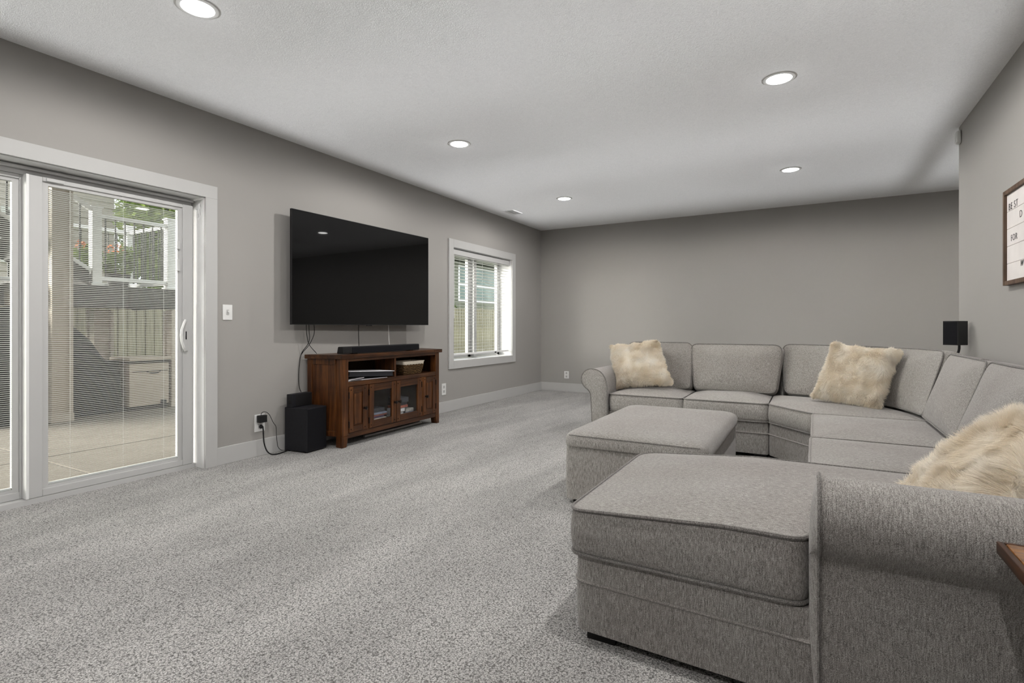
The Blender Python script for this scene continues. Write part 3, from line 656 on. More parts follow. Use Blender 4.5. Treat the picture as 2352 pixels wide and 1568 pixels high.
t = thing('power_cable', (.04, 2.88, 0), 'thick black power cable from the outlet to the subwoofer', 'cable')
MB().lathe([(.014, .0), (.016, .012), (.013, .022), (.007, .034)], (.0096, 2.872, .245), 12, 'x').build('plug', M['black'], t, smooth=True)
MB().tube(spl([(.035, 2.872, .245), (.046, 2.872, .23), (.050, 2.872, .18), (.055, 2.875, .11), (.07, 2.89, .045), (.085, 2.92, .012), (.10, 2.965, .006), (.09, 3.03, .006), (.07, 3.09, .006)]), [.011]+[.008]*6+[.0055]*58, 8).build('cord', M['black'], t, smooth=True)
t = thing('floor_strip', (.232, 4.29, 0), 'long pale plastic strip lying on the carpet under the console', 'strip')
box('strip', M['grey_pipe'], t, .222, .244, 3.85, 4.72, .004, .022, bevel=.003)
box('end_cap', M['grey_pipe'], t, .220, .246, 3.842, 3.851, .002, .024, bevel=.002)
# ------------------------------------------------------------------ sectional sofa
SZ0, SZ1, BZ, SEAM = .300, .458, .042, .212
def ring(P, z, off=0.0):
    N = outline_normals(P); return [(p.x+n.x*off, p.y+n.y*off, z) for p, n in zip(P, N)]
def seat(parent, pts, rad, crown=.028, seed=0, name='seat_cushion', z0=SZ0+.003, z1=SZ1, centre=None, bulge=.012, welt='piping'):
    P = resample(round_poly(pts, rad, 5), .035)
    o = pad(P, z0, z1, crown, 0, bulge, wob=.006, seed=seed, centre=centre).build(name, M['fabric'], parent, smooth='all')
    for z in (z1-.001, z0+.006): MB().tube(ring(P, z, .003), .0055, 6, closed=True).build('piping', M[welt], o, smooth=True)
    return o
def base(parent, pts, rad=.03, seed=0, name='base', z1=SZ0, seam=True):
    P = resample(round_poly(pts, rad, 5), .04)
    o = pad(P, BZ, z1, 0, 0, .004, ntop=5, seed=seed).build(name, M['fabric'], parent, smooth=True)
    if seam: MB().tube(ring(P, SEAM, .004), .0058, 6, closed=True).build('piping', M['fabric'], o, smooth=True)
    return o
def feet(parent, pts, s=.045):
    for x, y in pts: box('foot', M['foot'], parent, x-s, x+s, y-s, y+s, 0, BZ+.006)
def back_cushion(parent, curve, L, H, T, lean, z0, crown=.045, seed=0, name='back_cushion', flare=0.0, rad=.07):
    """curve(u) -> (x, y, outward normal): foot line of the cushion's front face; u in [-L/2, L/2]"""
    P = resample(round_poly([(-L/2, 0), (L/2, 0), (L/2, H), (-L/2, H)], [rad*.7, rad*.7, rad, rad], 6), .03)
    mb = pad(P, -T/2, T/2, crown, crown*.4, .018, nside=4, ntop=9, wob=.012, seed=seed, pw=2.6)
    sl, cl = math.sin(lean), math.cos(lean)
    def mp(q):
        u, vv, ww = q; u = u*(1+flare*vv/H)
        x, y, n = curve(u); h = vv*sl-ww*cl+T/2*cl; zz = z0+vv*cl+ww*sl
        return (x+n.x*h, y+n.y*h, zz)
    mb.v = [mp(q) for q in mb.v]
    o = mb.build(name, M['fabric'], parent, smooth='all')
    N = outline_normals(P)
    for wv in (T/2, -T/2): MB().tube([mp((p.x+n.x*.004, p.y+n.y*.004, wv)) for p, n in zip(P, N)], .0048, 6, closed=True).build('piping', M['piping'], o, smooth=True)
    return o
def straight(a, b, nrm):
    A = Vector(a); B = Vector(b); c = (A+B)/2; d = (B-A).normalized(); n = Vector(nrm).normalized()
    return (lambda u: ((c+d*u).x, (c+d*u).y, n)), (B-A).length
def arm_profile():
    c = (.100, .588); r = .098; P = [Vector((.25, BZ)), Vector((.25, .30)), Vector((.25, .50))]
    for k in range(1, 9):
        t = k/8; a = Vector((.25, .50)); b = Vector((.245, .685)); d = Vector((.100, .686)); P.append(a*(1-t)**2+b*2*t*(1-t)+d*t*t)
    for k in range(1, 15):
        a = R(90+k*155/14); P.append(Vector((c[0]+r*math.cos(a), c[1]+r*math.sin(a))))
    P += [Vector((.078, .480)), Vector((.092, .455)), Vector((.097, .42)), Vector((.108, .20)), Vector((.116, BZ))]
    return resample(P, .025)
def arm(parent, front, along, across, length, name='arm', mat='fabric'):
    """front: base point of the outer edge at the arm's front; along: into the sofa; across: from outer to inner side"""
    P = arm_profile(); al, ac = Vector(along), Vector(across); f = Vector(front)
    mb = pad(P, 0, length, .0, .022, 0, nside=12, ntop=7, centre=(.172, .44), pw=3)
    def mp(a, z, l): return f+ac*a+al*l+Vector((0, 0, z))
    mb.v = [tuple(mp(q[0], q[1], q[2])) for q in mb.v]
    o = mb.build(name, M[mat], parent, smooth=True)
    N = outline_normals(P); MB().tube([tuple(mp(p.x+n.x*.003, p.y+n.y*.003, .002)) for p, n in zip(P, N) if p.y > BZ+.005], .0055, 6).build('piping', M['piping'], o, smooth=True)
    return o

FY = 4.785                                          # front of the far run
# far run: rolled arm and two seats
s1 = thing('sofa_section', (3.0, 5.3, 0), 'two-seat grey sofa section with a rolled arm along the back of the sectional', 'sofa section', 'sectional sofa sections')
base(s1, [(2.38, FY+.012), (3.752, FY+.012), (3.752, 5.78), (2.38, 5.78)])
arm(s1, (2.146, 4.752, 0), (0, 1, 0), (1, 0, 0), 1.02)
seat(s1, [(2.402, FY-.005), (3.075, FY-.005), (3.075, 5.42), (2.402, 5.42)], [.07, .05, .03, .03], seed=1, crown=.042)
seat(s1, [(3.081, FY-.008), (3.752, FY-.008), (3.752, 5.42), (3.081, 5.42)], [.05, .05, .03, .03], seed=2, crown=.042)
P = resample(round_poly([(2.36, 5.52), (3.752, 5.52), (3.752, 5.80), (2.36, 5.80)], .05, 5), .04); pad(P, .29, .868, .018, 0, .01).build('back_frame', M['fabric'], s1, smooth=True)
cf, L = straight((2.41, 5.285), (3.045, 5.285), (0, 1)); back_cushion(s1, cf, L, .445, .135, R(15), .478, seed=3)
cf, L = straight((3.085, 5.285), (3.775, 5.285), (0, 1)); back_cushion(s1, cf, L, .435, .135, R(15), .478, seed=4, flare=.16, crown=.055)
feet(s1, [(2.44, FY+.08), (3.69, FY+.08), (2.42, 5.70), (3.69, 5.70)])
# corner wedge
s2 = thing('sofa_section', (4.4, 5.0, 0), 'curved grey corner wedge section in the bend of the sectional', 'sofa section', 'sectional sofa sections')
base(s2, [(3.758, FY+.012), (4.070, 4.425), (5.09, 4.425), (5.09, 4.86), (4.80, 5.42), (4.25, 5.78), (3.758, 5.78)], [.03, .03, .02, .1, .15, .1, .02])
WA, WC, WB = Vector((3.845, 5.375)), Vector((4.62, 5.20)), Vector((4.705, 4.445))
q = lambda t: WA*(1-t)**2+WC*2*t*(1-t)+WB*t*t
TT = [i/60 for i in range(61)]; LEN = [0]
for i in range(60): LEN.append(LEN[-1]+(q(TT[i+1])-q(TT[i])).length)
def wcurve(mid):
    def f(u):
        s = u+mid; k = 0
        if s <= 0: t = s/LEN[1]/60; 
        elif s >= LEN[-1]: t = 1+(s-LEN[-1])/(LEN[-1]-LEN[-2])/60
        else:
            while LEN[k+1] < s: k += 1
            t = (k+(s-LEN[k])/(LEN[k+1]-LEN[k]))/60
        tc = min(max(t, 0), 1); d = (2*(1-tc)*(WC-WA)+2*tc*(WB-WC)); dn = d.normalized(); p = q(tc)+dn*((t-tc)*d.length)
        return (p.x, p.y, Vector((-dn.y, dn.x)))
    return f
bk = [q(i/10) + Vector((.05, .05)) for i in range(10, -1, -1)]
seat(s2, [(3.758, FY-.005), (4.060, 4.418), (4.74, 4.418)]+[tuple(p) for p in bk[1:-1]]+[(3.86, 5.42), (3.758, 5.42)], [.035, .04, .01]+[0]*9+[.01, .01], crown=.034, seed=5, centre=(4.12, 4.95))
hw = LEN[-1]/2
back_cushion(s2, wcurve(hw), 2*hw-.012, .44, .135, R(14), .478, seed=6, crown=.035, flare=.07)
def along(pts, n):
    P_ = [Vector(p) for p in pts]; L_ = [0]
    for i in range(len(P_)-1): L_.append(L_[-1]+(P_[i+1]-P_[i]).length)
    out = []
    for k in range(n):
        d_ = L_[-1]*k/(n-1); i = 0
        while i < len(P_)-2 and L_[i+1] < d_: i += 1
        out.append(P_[i].lerp(P_[i+1], (d_-L_[i])/(L_[i+1]-L_[i])))
    for _ in range(3): out = [out[0]]+[(out[i-1]+out[i]*2+out[i+1])/4 for i in range(1, n-1)]+[out[-1]]
    return out
inn = along([(3.758, 5.58), (4.22, 5.58), (4.71, 5.29), (4.93, 4.80), (4.93, 4.43)], 25); outr = along([(3.758, 5.80), (4.25, 5.80), (4.80, 5.44), (5.09, 4.86), (5.09, 4.43)], 25)
mb = MB(); v = []
for A_, B_ in zip(inn, outr):
    for f_, z_ in ((0, .29), (0, .60), (.0, .80), (.08, .845), (.25, .872), (.5, .882), (.75, .872), (.92, .845), (1, .80), (1, .60), (1, .29)): q_ = A_.lerp(B_, f_); v.append((q_.x, q_.y, z_))
mb.add(v, [(i*11+k, i*11+(k+1) % 11, (i+1)*11+(k+1) % 11, (i+1)*11+k) for i in range(24) for k in range(11)]+[tuple(range(11)), tuple(reversed(range(24*11, 25*11)))])
mb.build('back_frame', M['fabric'], s2, smooth=True)
feet(s2, [(3.86, 4.80), (4.10, 4.53), (5.0, 4.5), (3.83, 5.70)])
# run along the right wall: two armless seats
s3 = thing('sofa_section', (4.6, 3.52, 0), 'armless two-seat grey sofa section along the wall between wedge and chaise', 'sofa section', 'sectional sofa sections')
base(s3, [(4.074, 2.645), (5.09, 2.645), (5.09, 4.415), (4.074, 4.415)])
seat(s3, [(4.060, 3.478), (4.76, 3.478), (4.76, 4.412), (4.064, 4.412)], [.045, .02, .02, .05], seed=8, crown=.030, welt='fabric')
seat(s3, [(4.048, 2.648), (4.76, 2.648), (4.76, 3.472), (4.052, 3.472)], [.05, .02, .02, .05], seed=9, crown=.030, welt='fabric')
pad(resample(round_poly([(4.90, 2.65), (5.095, 2.65), (5.095, 4.415), (4.90, 4.415)], .05, 5), .05), .29, .866, .014, 0, .008).build('back_frame', M['fabric'], s3, smooth=True)
cf, L = straight((4.695, 4.40), (4.695, 3.53), (1, 0)); back_cushion(s3, cf, L, .43, .14, R(19), .476, seed=10, crown=.05)
cf, L = straight((4.695, 3.515), (4.695, 2.66), (1, 0)); back_cushion(s3, cf, L, .43, .14, R(19), .476, seed=11, crown=.05)
feet(s3, [(4.14, 2.72), (4.14, 4.34), (5.03, 2.72), (5.03, 4.34)])
# chaise with the near rolled arm
s4 = thing('chaise_section', (4.2, 2.1, 0), 'grey chaise section with long footrest and rolled arm, closest to the viewer', 'sofa section', 'sectional sofa sections')
base(s4, [(3.334, 1.718), (4.064, 1.690), (4.066, 1.775), (5.09, 1.775), (5.09, 2.638), (3.334, 2.638)], [.05, .02, 0, .02, .02, .05])
cz = seat(s4, [(3.322, 1.702), (4.036, 1.686), (4.056, 1.800), (4.76, 1.812), (4.76, 2.640), (3.320, 2.640)], [.055, .05, .02, .02, .02, .09], crown=.022, seed=12, centre=(3.98, 2.2), bulge=.010)
for o in [cz]+list(cz.children):                    # the cushion sags towards its foot end
    for q_ in o.data.vertices:
        k_ = min(max((q_.co.z-SZ0)/(SZ1-SZ0), 0), 1.1); x_ = q_.co.x+WL[s4].x; q_.co.z += .036*k_*min(max((x_-3.33)/.5, 0), 1)
arm(s4, (4.068, 1.538, 0), (1, 0, 0), (0, 1, 0), 1.02, mat='fabric_arm')
pad(resample(round_poly([(4.90, 1.785), (5.095, 1.785), (5.095, 2.64), (4.90, 2.64)], .05, 5), .05), .29, .866, .014, 0, .008).build('back_frame', M['fabric'], s4, smooth=True)
cf, L = straight((4.695, 2.63), (4.695, 1.82), (1, 0)); back_cushion(s4, cf, L, .43, .14, R(19), .476, seed=13)
feet(s4, [(3.42, 1.80), (3.42, 2.56), (5.03, 1.85), (5.03, 2.56)], .05)
box('foot', M['foot'], s4, 4.09, 4.20, 1.68, 1.76, 0, BZ+.006)
# ottoman
ot = thing('ottoman', (3.14, 3.7, 0), 'grey upholstered storage ottoman with a lid in the middle of the sectional', 'ottoman')
OP = [(2.728, 3.030), (3.556, 3.030), (3.556, 4.36), (2.728, 4.36)]
P = resample(round_poly(OP, .03, 5), .04); pad(P, .03, .352, 0, 0, .003, ntop=4).build('body', M['fabric'], ot, smooth=True)
OL = [(2.718, 3.012), (3.572, 3.012), (3.572, 4.378), (2.718, 4.378)]
P = resample(round_poly(OL, .075, 6), .03); N = outline_normals(P); m = len(P)
pr = [(-.02, .353), (-.002, .355), (.0, .362), (.002, .39), (-.002, .408), (-.012, .424), (-.03, .437), (-.06, .445), (-.11, .451), (-.2, .456), (-.3, .458), (-.4, .459)]
mb = MB(); c = Vector((3.145, 3.695))
v = []
for o, z in pr:
    for p, n in zip(P, N):
        d = p-c; hx, hy = .427, .683; sx = max(0.02, (hx+o)/hx); sy = max(0.02, (hy+o)/hy); v.append((c.x+d.x*sx, c.y+d.y*sy, z))
mb.add(v, [(i*m+k, i*m+(k+1) % m, (i+1)*m+(k+1) % m, (i+1)*m+k) for i in range(len(pr)-1) for k in range(m)]+[tuple(range((len(pr)-1)*m, len(pr)*m)), tuple(reversed(range(m)))])
lid = mb.build('lid', M['fabric'], ot, smooth='all')
for x, y in ((2.80, 3.11), (3.48, 3.11), (2.80, 4.28), (3.48, 4.28)): box('foot', M['foot'], ot, x-.035, x+.035, y-.035, y+.035, 0, .035)
y0 = 3.014; MB().tube([(2.76, y0+.001, .424), (3.53, y0+.001, .424)], .0028, 6).build('seam', M['piping'], lid)

# ------------------------------------------------------------------ furry pillows
def pillow(loc, xa, ya, size, thick, n, length, label, seed, swirl=.6, wid=.0012, clump=.5, shear=0.0, taper=0.0):
    """xa: along the pillow's width, ya: along its height; the face looks along xa x ya"""
    Mx = lookM(loc, xa, ya); rg = np.random.default_rng(seed); ax, ay = size[0]/2, size[1]/2
    t = thing('fur_pillow', loc, label, 'pillow', 'cream furry pillows')
    def surf(u, v, s):
        Y = ay*v*(1-.07*(1-u*u)); X = ax*u*(1-.07*(1-v*v))*(1-taper*v)+shear*Y; Z = s*(thick/2)*np.power(np.clip((1-u**4)*(1-v**4), 0, 1), .55)
        return np.stack([X, Y, Z], -1)
    G = 25; g = np.sin(np.linspace(-1, 1, G)*PI/2); U, V = np.meshgrid(g, g, indexing='ij'); mb = MB()
    for s in (1, -1):
        q = surf(U, V, s).reshape(-1, 3); f = []
        for i in range(G-1):
            for j in range(G-1): f.append((i*G+j, (i+1)*G+j, (i+1)*G+j+1, i*G+j+1))
        mb.add(q.tolist(), f)
    mb.xf(Mx).build('cover', M['fur'], t, smooth='all')
    # strands
    u = np.sin(rg.uniform(-1, 1, n)*PI/2*.999); v = np.sin(rg.uniform(-1, 1, n)*PI/2*.999); s = np.where(rg.random(n) < .72, 1.0, -1.0)
    p = surf(u, v, s); e = 1e-3
    pu = surf(np.clip(u+e, -1, 1), v, s)-surf(np.clip(u-e, -1, 1), v, s); pv = surf(u, np.clip(v+e, -1, 1), s)-surf(u, np.clip(v-e, -1, 1), s)
    nn = np.cross(pu, pv)*s[:, None]; nn /= np.linalg.norm(nn, axis=1)[:, None]+1e-12
    cl = np.array([[noise.noise(Vector((q[0]*16+seed, q[1]*16, q[2]*6+k*9.7))) for k in range(3)] for q in p])
    fl = np.array([[noise.noise(Vector((q[0]*5+seed*3, q[1]*5, 40+k*11.3))) for k in range(3)] for q in p])
    down = np.array((Mx.inverted().to_3x3() @ Vector((0, 0, -1)))[:])
    d = nn*.75+fl*swirl*1.5+cl*clump*1.6+down*.30+rg.normal(0, .16, (n, 3))
    d /= np.linalg.norm(d, axis=1)[:, None]
    dd = np.sum(d*nn, 1); d += nn*np.clip(.12-dd, 0, 2)[:, None]; d /= np.linalg.norm(d, axis=1)[:, None]
    Ls = length*rg.uniform(.6, 1.1, n)
    sd = np.cross(d, rg.normal(0, 1, (n, 3))); sd /= np.linalg.norm(sd, axis=1)[:, None]
    bend = (down*.35+fl*.6+cl*.8); K = 4; vs_ = []
    for k in range(K):
        f = k/(K-1); c = p+d*(Ls*f)[:, None]+bend*(Ls*f*f*.45)[:, None]
        w_ = wid*(1-.55*f)
        if k < K-1: vs_ += [c-sd*w_, c+sd*w_]
        else: vs_ += [c]
    VV = np.stack(vs_, 1).reshape(-1, 3); S = 2*(K-1)+1; bi = np.arange(n)*S
    Mm = np.array(Mx.to_3x3()); VV = VV @ Mm.T
    quads = np.concatenate([np.stack([bi+2*k, bi+2*k+1, bi+2*k+3, bi+2*k+2], 1) for k in range(K-2)]); tri = np.stack([bi+2*(K-2), bi+2*(K-2)+1, bi+2*(K-1)], 1)
    me = bpy.data.meshes.new('fur'); me.vertices.add(len(VV)); me.vertices.foreach_set('co', VV.astype(np.float32).ravel())
    li = np.concatenate([quads.ravel(), tri.ravel()]); me.loops.add(len(li)); me.loops.foreach_set('vertex_index', li.astype(np.int32))
    ls = np.concatenate([np.arange(len(quads))*4, len(quads)*4+np.arange(len(tri))*3]); me.polygons.add(len(ls)); me.polygons.foreach_set('loop_start', ls.astype(np.int32))
    me.update(calc_edges=True); me.validate(); me.materials.append(M['fur'])
    me.polygons.foreach_set('use_smooth', [True]*len(me.polygons))
    o = link(bpy.data.objects.new('fur', me)); o.parent = t; o['kind'] = 'stuff'; WL[o] = WL[t]
    return t
pillow((2.59, 5.13, .722), (1, 0, .11), (-.10, .42, 1), (.52, .44), .17, 22000, .030, 'cream furry pillow leaning beside the far rolled arm', 3, wid=.0013, shear=-.25, taper=.06)
pillow((4.355, 4.86, .722), (1, -.42, -.12), (.10, .30, 1), (.455, .455), .17, 24000, .032, 'cream furry pillow in the corner wedge, below the small black speaker', 5, wid=.0013, shear=.12)
pillow((4.55, 2.06, .63), (.12, -1, -.05), (.70, .05, .58), (.50, .50), .22, 70000, .040, 'cream furry pillow on the chaise, resting behind the near rolled arm', 8, swirl=.9, wid=.0007, clump=.8)

# ------------------------------------------------------------------ satellite speaker on its stand
t = thing('satellite_speaker', (5.02, 5.27, 0), 'small black box speaker on a stand behind the corner wedge', 'speaker')
Ms = Matrix.Translation((5.028, 5.27, 0)) @ Matrix.Rotation(R(-42), 4, 'Z')
MB().box(-.054, .054, -.056, .056, .944, 1.130).xf(Ms).build('cabinet', M['black'], t, bevel=.003); MB().box(-.048, .048, -.0585, -.0562, .950, 1.124).xf(Ms).build('front_grille', M['grille'], t, bevel=.001)
MB().tube(spl([(5.055, 5.285, .946), (5.055, 5.288, .915), (5.050, 5.292, .885), (5.04, 5.30, .85), (5.035, 5.30, .6), (5.035, 5.30, .012)]), .0085, 8).build('pole', M['black'], t, smooth=True)
MB().lathe([(.085, 0), (.085, .008), (.07, .014), (.012, .018)], (5.035, 5.30, 0), 24).build('base_plate', M['black'], t, smooth=True)
# ------------------------------------------------------------------ side table
t = thing('side_table', (4.68, 1.18, 0), 'glossy brown wooden side table corner beside the near sofa arm', 'table')
X0, X1, Y0, Y1, TZ = 4.388, 4.97, .90, 1.462, .640
box('top', M['wood_x'], t, X0+.012, X1-.012, Y0+.012, Y1-.012, TZ-.024, TZ, bevel=.003)
for a in ((X0, X0+.011, Y0, Y1), (X1-.011, X1, Y0, Y1), (X0+.0115, X1-.0115, Y0, Y0+.011), (X0+.0115, X1-.0115, Y1-.011, Y1)): box('edge_band', M['wood_y'], t, *a, TZ-.026, TZ-.0005, bevel=.002)
for x in (X0+.16, X1-.05):
    for y in (Y0+.05, Y1-.16): MB().hexa([(x-.015, y-.015, 0), (x+.015, y-.015, 0), (x+.015, y+.015, 0), (x-.015, y+.015, 0)], [(x-.024, y-.024, TZ-.024), (x+.024, y-.024, TZ-.024), (x+.024, y+.024, TZ-.024), (x-.024, y+.024, TZ-.024)]).build('leg', M['wood_z'], t, bevel=.003)
box('apron', M['wood_x'], t, X0+.16, X1-.06, Y0+.035, Y0+.053, TZ-.10, TZ-.025); box('apron', M['wood_x'], t, X0+.16, X1-.06, Y1-.163, Y1-.145, TZ-.10, TZ-.025)
box('shelf', M['wood_x'], t, X0+.15, X1-.04, Y0+.04, Y1-.15, .16, .178, bevel=.002)
# ------------------------------------------------------------------ framed sign
t = thing('framed_sign', (RX-.015, 3.95, 1.34), 'framed whitewashed plank sign with black lettering on the wall above the sofa', 'sign')
A, B, Z0, Z1 = 4.392, 3.50, 1.340, 1.922; fw = .026
box('frame_side', M['frame_wood'], t, RX-.032, RX-.001, A-fw, A, Z0, Z1, bevel=.002); box('frame_side', M['frame_wood'], t, RX-.032, RX-.001, B, B+fw, Z0, Z1, bevel=.002)
box('frame_rail', M['frame_wood'], t, RX-.032, RX-.001, B+fw, A-fw, Z1-fw, Z1, bevel=.002); box('frame_rail', M['frame_wood'], t, RX-.032, RX-.001, B+fw, A-fw, Z0, Z0+fw, bevel=.002)
ph = (Z1-Z0-2*fw)/5
for k in range(5): box('plank', M['whitewash'], t, RX-.018, RX-.003, B+fw, A-fw, Z0+fw+k*ph+.0008, Z0+fw+(k+1)*ph-.0008, bevel=.0015)
def words(txt, y, z, size, shear=0):
    cu = bpy.data.curves.new('lettering', 'FONT'); cu.body = txt; cu.size = size; cu.extrude = .0006; cu.shear = shear; cu.space_character = 1.2; cu.offset = -.0010; cu.materials.append(M['ink'])
    tmp = bpy.data.objects.new('lettering', cu); me = bpy.data.meshes.new_from_object(tmp); bpy.data.objects.remove(tmp); me.materials.clear(); me.materials.append(M['ink'])
    o = link(bpy.data.objects.new('lettering', me)); o.parent = t
    o.matrix_basis = Matrix.Translation(Vector((RX-.0190, y, z))-WL[t]) @ Matrix(((0, 0, -1, 0), (-1, 0, 0, 0), (0, 1, 0, 0), (0, 0, 0, 1)))
words('BE ST', 4.330, 1.795, .060); words('D', 4.135, 1.718, .060); words('FOR', 4.290, 1.602, .056); words('w', 4.125, 1.435, .075, .3)
# ------------------------------------------------------------------ outside
GZ = -.08
pt = thing('patio', (-2.0, 3.0, GZ), 'tan concrete patio slabs outside the sliding door', None, kind='structure')
for x0, x1 in ((-1.9, -.28), (-4.6, -1.915)):
    for y0, y1 in ((-2.0, 2.042), (2.054, 6.0)): box('slab', M['concrete'], pt, x0, x1, y0, y1, GZ-.12, GZ, bevel=.006)
box('joint_bed', M['deck'], pt, -4.6, -.28, -2.0, 6.0, GZ-.13, GZ-.006)
struct('ground', MB().box(-30, -.28, -20, 40, GZ-.4, GZ-.135), M['lawn'])
box('lawn', M['lawn'], None, -30, -4.6, -20, 40, GZ-.135, GZ-.02, kind='structure'); box('lawn_strip', M['lawn'], None, -4.6, -.28, 6.0, 40, GZ-.135, GZ-.02, kind='structure')
up = thing('upper_deck', (-2.2, 1.4, 2.95), 'charcoal upper deck over the patio, above the sliding door', 'deck')
for k in range(28): box('deck_board', M['deck'], up, -4.15+.1375*k, -4.15+.1375*k+.132, -2.2, 4.3, 3.22, 3.25)
for k in range(10): box('joist', M['bark'], up, -4.1, -.30, -2.1+.7*k, -2.06+.7*k, 3.0, 3.22)
box('beam', M['tanpost'], up, -4.14, -3.90, -2.2, 4.3, 2.98, 3.21)
def deck_post(x, y, s, z1, label):
    t = thing('deck_post', (x, y, GZ), label, 'post', 'tan deck posts')
    box('shaft', M['tanpost'], t, x-s, x+s, y-s, y+s, GZ, z1, bevel=.006)
    for dx, dy in ((1, 1), (1, -1), (-1, 1), (-1, -1)): box('corner_board', M['tanpost'], t, x+dx*s-.025+dx*.006, x+dx*s+.025-dx*.019-(.019 if dx < 0 else 0)+(.019 if dx > 0 else 0)+.0, y+dy*s-.022, y+dy*s+.022, GZ, z1-.01, bevel=.003)
    box('base_trim', M['tanpost'], t, x-s-.03, x+s+.03, y-s-.03, y+s+.03, GZ, GZ+.10, bevel=.005)
deck_post(-4.02, 2.985, .085, 2.98, 'tall tan wrapped deck post standing on the patio, closest to the sliding door')
deck_post(-4.92, 3.80, .10, 1.33, 'short tan wrapped post under the landing, behind the black cover')
deck_post(-4.20, 4.46, .09, 1.33, 'short tan wrapped post at the far corner of the landing')
# stair landing with railings
ld = thing('deck_landing', (-4.8, 3.6, 1.35), 'charcoal composite stair landing with white railing above the patio', 'deck')
LXa, LXb, LYa, LYb, LZ = -5.45, -4.17, 2.6, 4.46, 1.635
for k in range(9):
    x0 = LXa+k*(LXb-LXa)/9; box('deck_board', M['deck'], ld, x0+.003, x0+(LXb-LXa)/9-.003, LYa, LYb, LZ-.03, LZ, bevel=.003)
for k in range(2): box('fascia_board', M['deck'], ld, LXb-.002, LXb+.022, LYa, LYb+.02, LZ-.145-.14*k, LZ-.008-.14*k, bevel=.004)
for k in range(2): box('fascia_board', M['deck'], ld, LXa, LXb, LYb, LYb+.022, LZ-.145-.14*k, LZ-.008-.14*k, bevel=.004)
box('rim_joist', M['deck'], ld, LXb-.06, LXb-.02, LYa, LYb, LZ-.27, LZ-.03); box('rim_joist', M['deck'], ld, LXa, LXa+.04, LYa, LYb, LZ-.27, LZ-.03)
for y in (2.9, 3.3, 3.7, 4.1): box('joist', M['bark'], ld, LXa+.04, LXb-.06, y, y+.04, LZ-.26, LZ-.03)
def railing(a, b, za, zb, hgt, label, posts=(1, 1), step=.112):
    """white rails, black balusters; floor height za at a, zb at b"""
    A = Vector((*a, za)); B = Vector((*b, zb)); t = thing('deck_railing', (a[0], a[1], min(za, zb)), label, 'railing', 'white deck railings')
    L = (Vector(b)-Vector(a)).length
    def bar(o, r, nm):
        d = (B-A); Mx = lookM(A+Vector((0, 0, o)), d, (0, 0, 1)); MB().box(0, d.length, -r, r, -.03, .03).xf(Mx).build(nm, M['white'], t, bevel=.006)
    bar(hgt, .028, 'top_rail'); bar(.09, .025, 'bottom_rail')
    n = int(L/step); s0 = None
    for k in range(1, n):
        p = A.lerp(B, k/n)
        if s0 is None: s0 = MB().tube([(p.x, p.y, p.z+.09), (p.x, p.y, p.z+hgt-.02)], .010, 8).build('baluster', M['black'], t, smooth=True); p0 = p
        else: copy_at(s0, p-p0, t)
    for k, p in ((0, A), (1, B)):
        if posts[k]:
            box('post', M['white'], t, p.x-.055, p.x+.055, p.y-.055, p.y+.055, p.z, p.z+hgt+.09, bevel=.004); box('post_cap', M['white'], t, p.x-.07, p.x+.07, p.y-.07, p.y+.07, p.z+hgt+.09, p.z+hgt+.12, bevel=.008)
            box('post_skirt', M['white'], t, p.x-.075, p.x+.075, p.y-.075, p.y+.075, p.z, p.z+.03, bevel=.006)
railing((-4.24, 3.46), (-4.24, 4.40), LZ, LZ, .93, 'white railing with black balusters along the house side of the landing')
railing((-4.30, 4.40), (-5.38, 4.40), LZ, LZ, .93, 'white railing with black balusters across the far end of the landing', (0, 1))
railing((-5.38, 4.34), (-5.38, 2.70), LZ, LZ, .93, 'white railing with black balusters along the fence side of the landing', (0, 1))
# stair flight climbing away from the landing
st = thing('deck_stairs', (-4.8, 2.2, LZ), 'charcoal composite stair flight climbing from the landing', 'stairs')
for k in range(9):
    y = 3.36-.27*k; z = LZ+.175*(k+1); box('tread', M['deck'], st, -5.10, -4.20, y-.29, y+.02, z-.03, z, bevel=.004); box('riser', M['deck'], st, -5.10, -4.20, y-.012, y, z-.175, z-.03)
for x in (-4.20, -5.13):
    MB().hexa([(x-.005, 3.36, LZ), (x+.03, 3.36, LZ), (x+.03, .93, LZ+1.40), (x-.005, .93, LZ+1.40)], [(x-.005, 3.36, LZ+.18), (x+.03, 3.36, LZ+.18), (x+.03, .93, LZ+1.76), (x-.005, .93, LZ+1.76)]).build('stringer', M['deck'], st)
railing((-4.22, 3.40), (-4.22, 1.0), LZ+.10, LZ+1.66, .90, 'sloping white railing with black balusters beside the stair flight', (0, 1), .12)
# black cover over the grill
gc = thing('covered_grill', (-4.35, 3.0, GZ), 'large grill under a black cover on the patio', 'grill')
prof = [(2.15, GZ), (2.15, 1.10), (2.35, 1.29), (2.62, 1.33), (2.95, 1.27), (3.20, 1.10), (3.40, .90), (3.52, .70), (3.57, .64), (3.73, .62), (3.75, .3), (3.77, GZ)]
v = []; 
for x, ins in ((-4.72, .03), (-4.68, 0), (-4.22, 0), (-4.17, .03)):
    for y, z in prof: v.append((x+.012*noise.noise(Vector((y*5, z*5, x))), y+(ins if y < 2.6 else -ins)*.8, z-(ins if z > 0 else 0)))
n = len(prof); fcs = [(i*n+k, i*n+k+1, (i+1)*n+k+1, (i+1)*n+k) for i in range(3) for k in range(n-1)]+[tuple(range(n)), tuple(reversed(range(3*n, 4*n)))]+[(i*n+n-1, i*n, (i+1)*n, (i+1)*n+n-1) for i in range(3)]
MB().add(v, fcs).build('cover', M['cover'], gc, smooth=True); box('hem', M['cover'], gc, -4.73, -4.155, 2.14, 3.78, GZ, GZ+.05, bevel=.01)
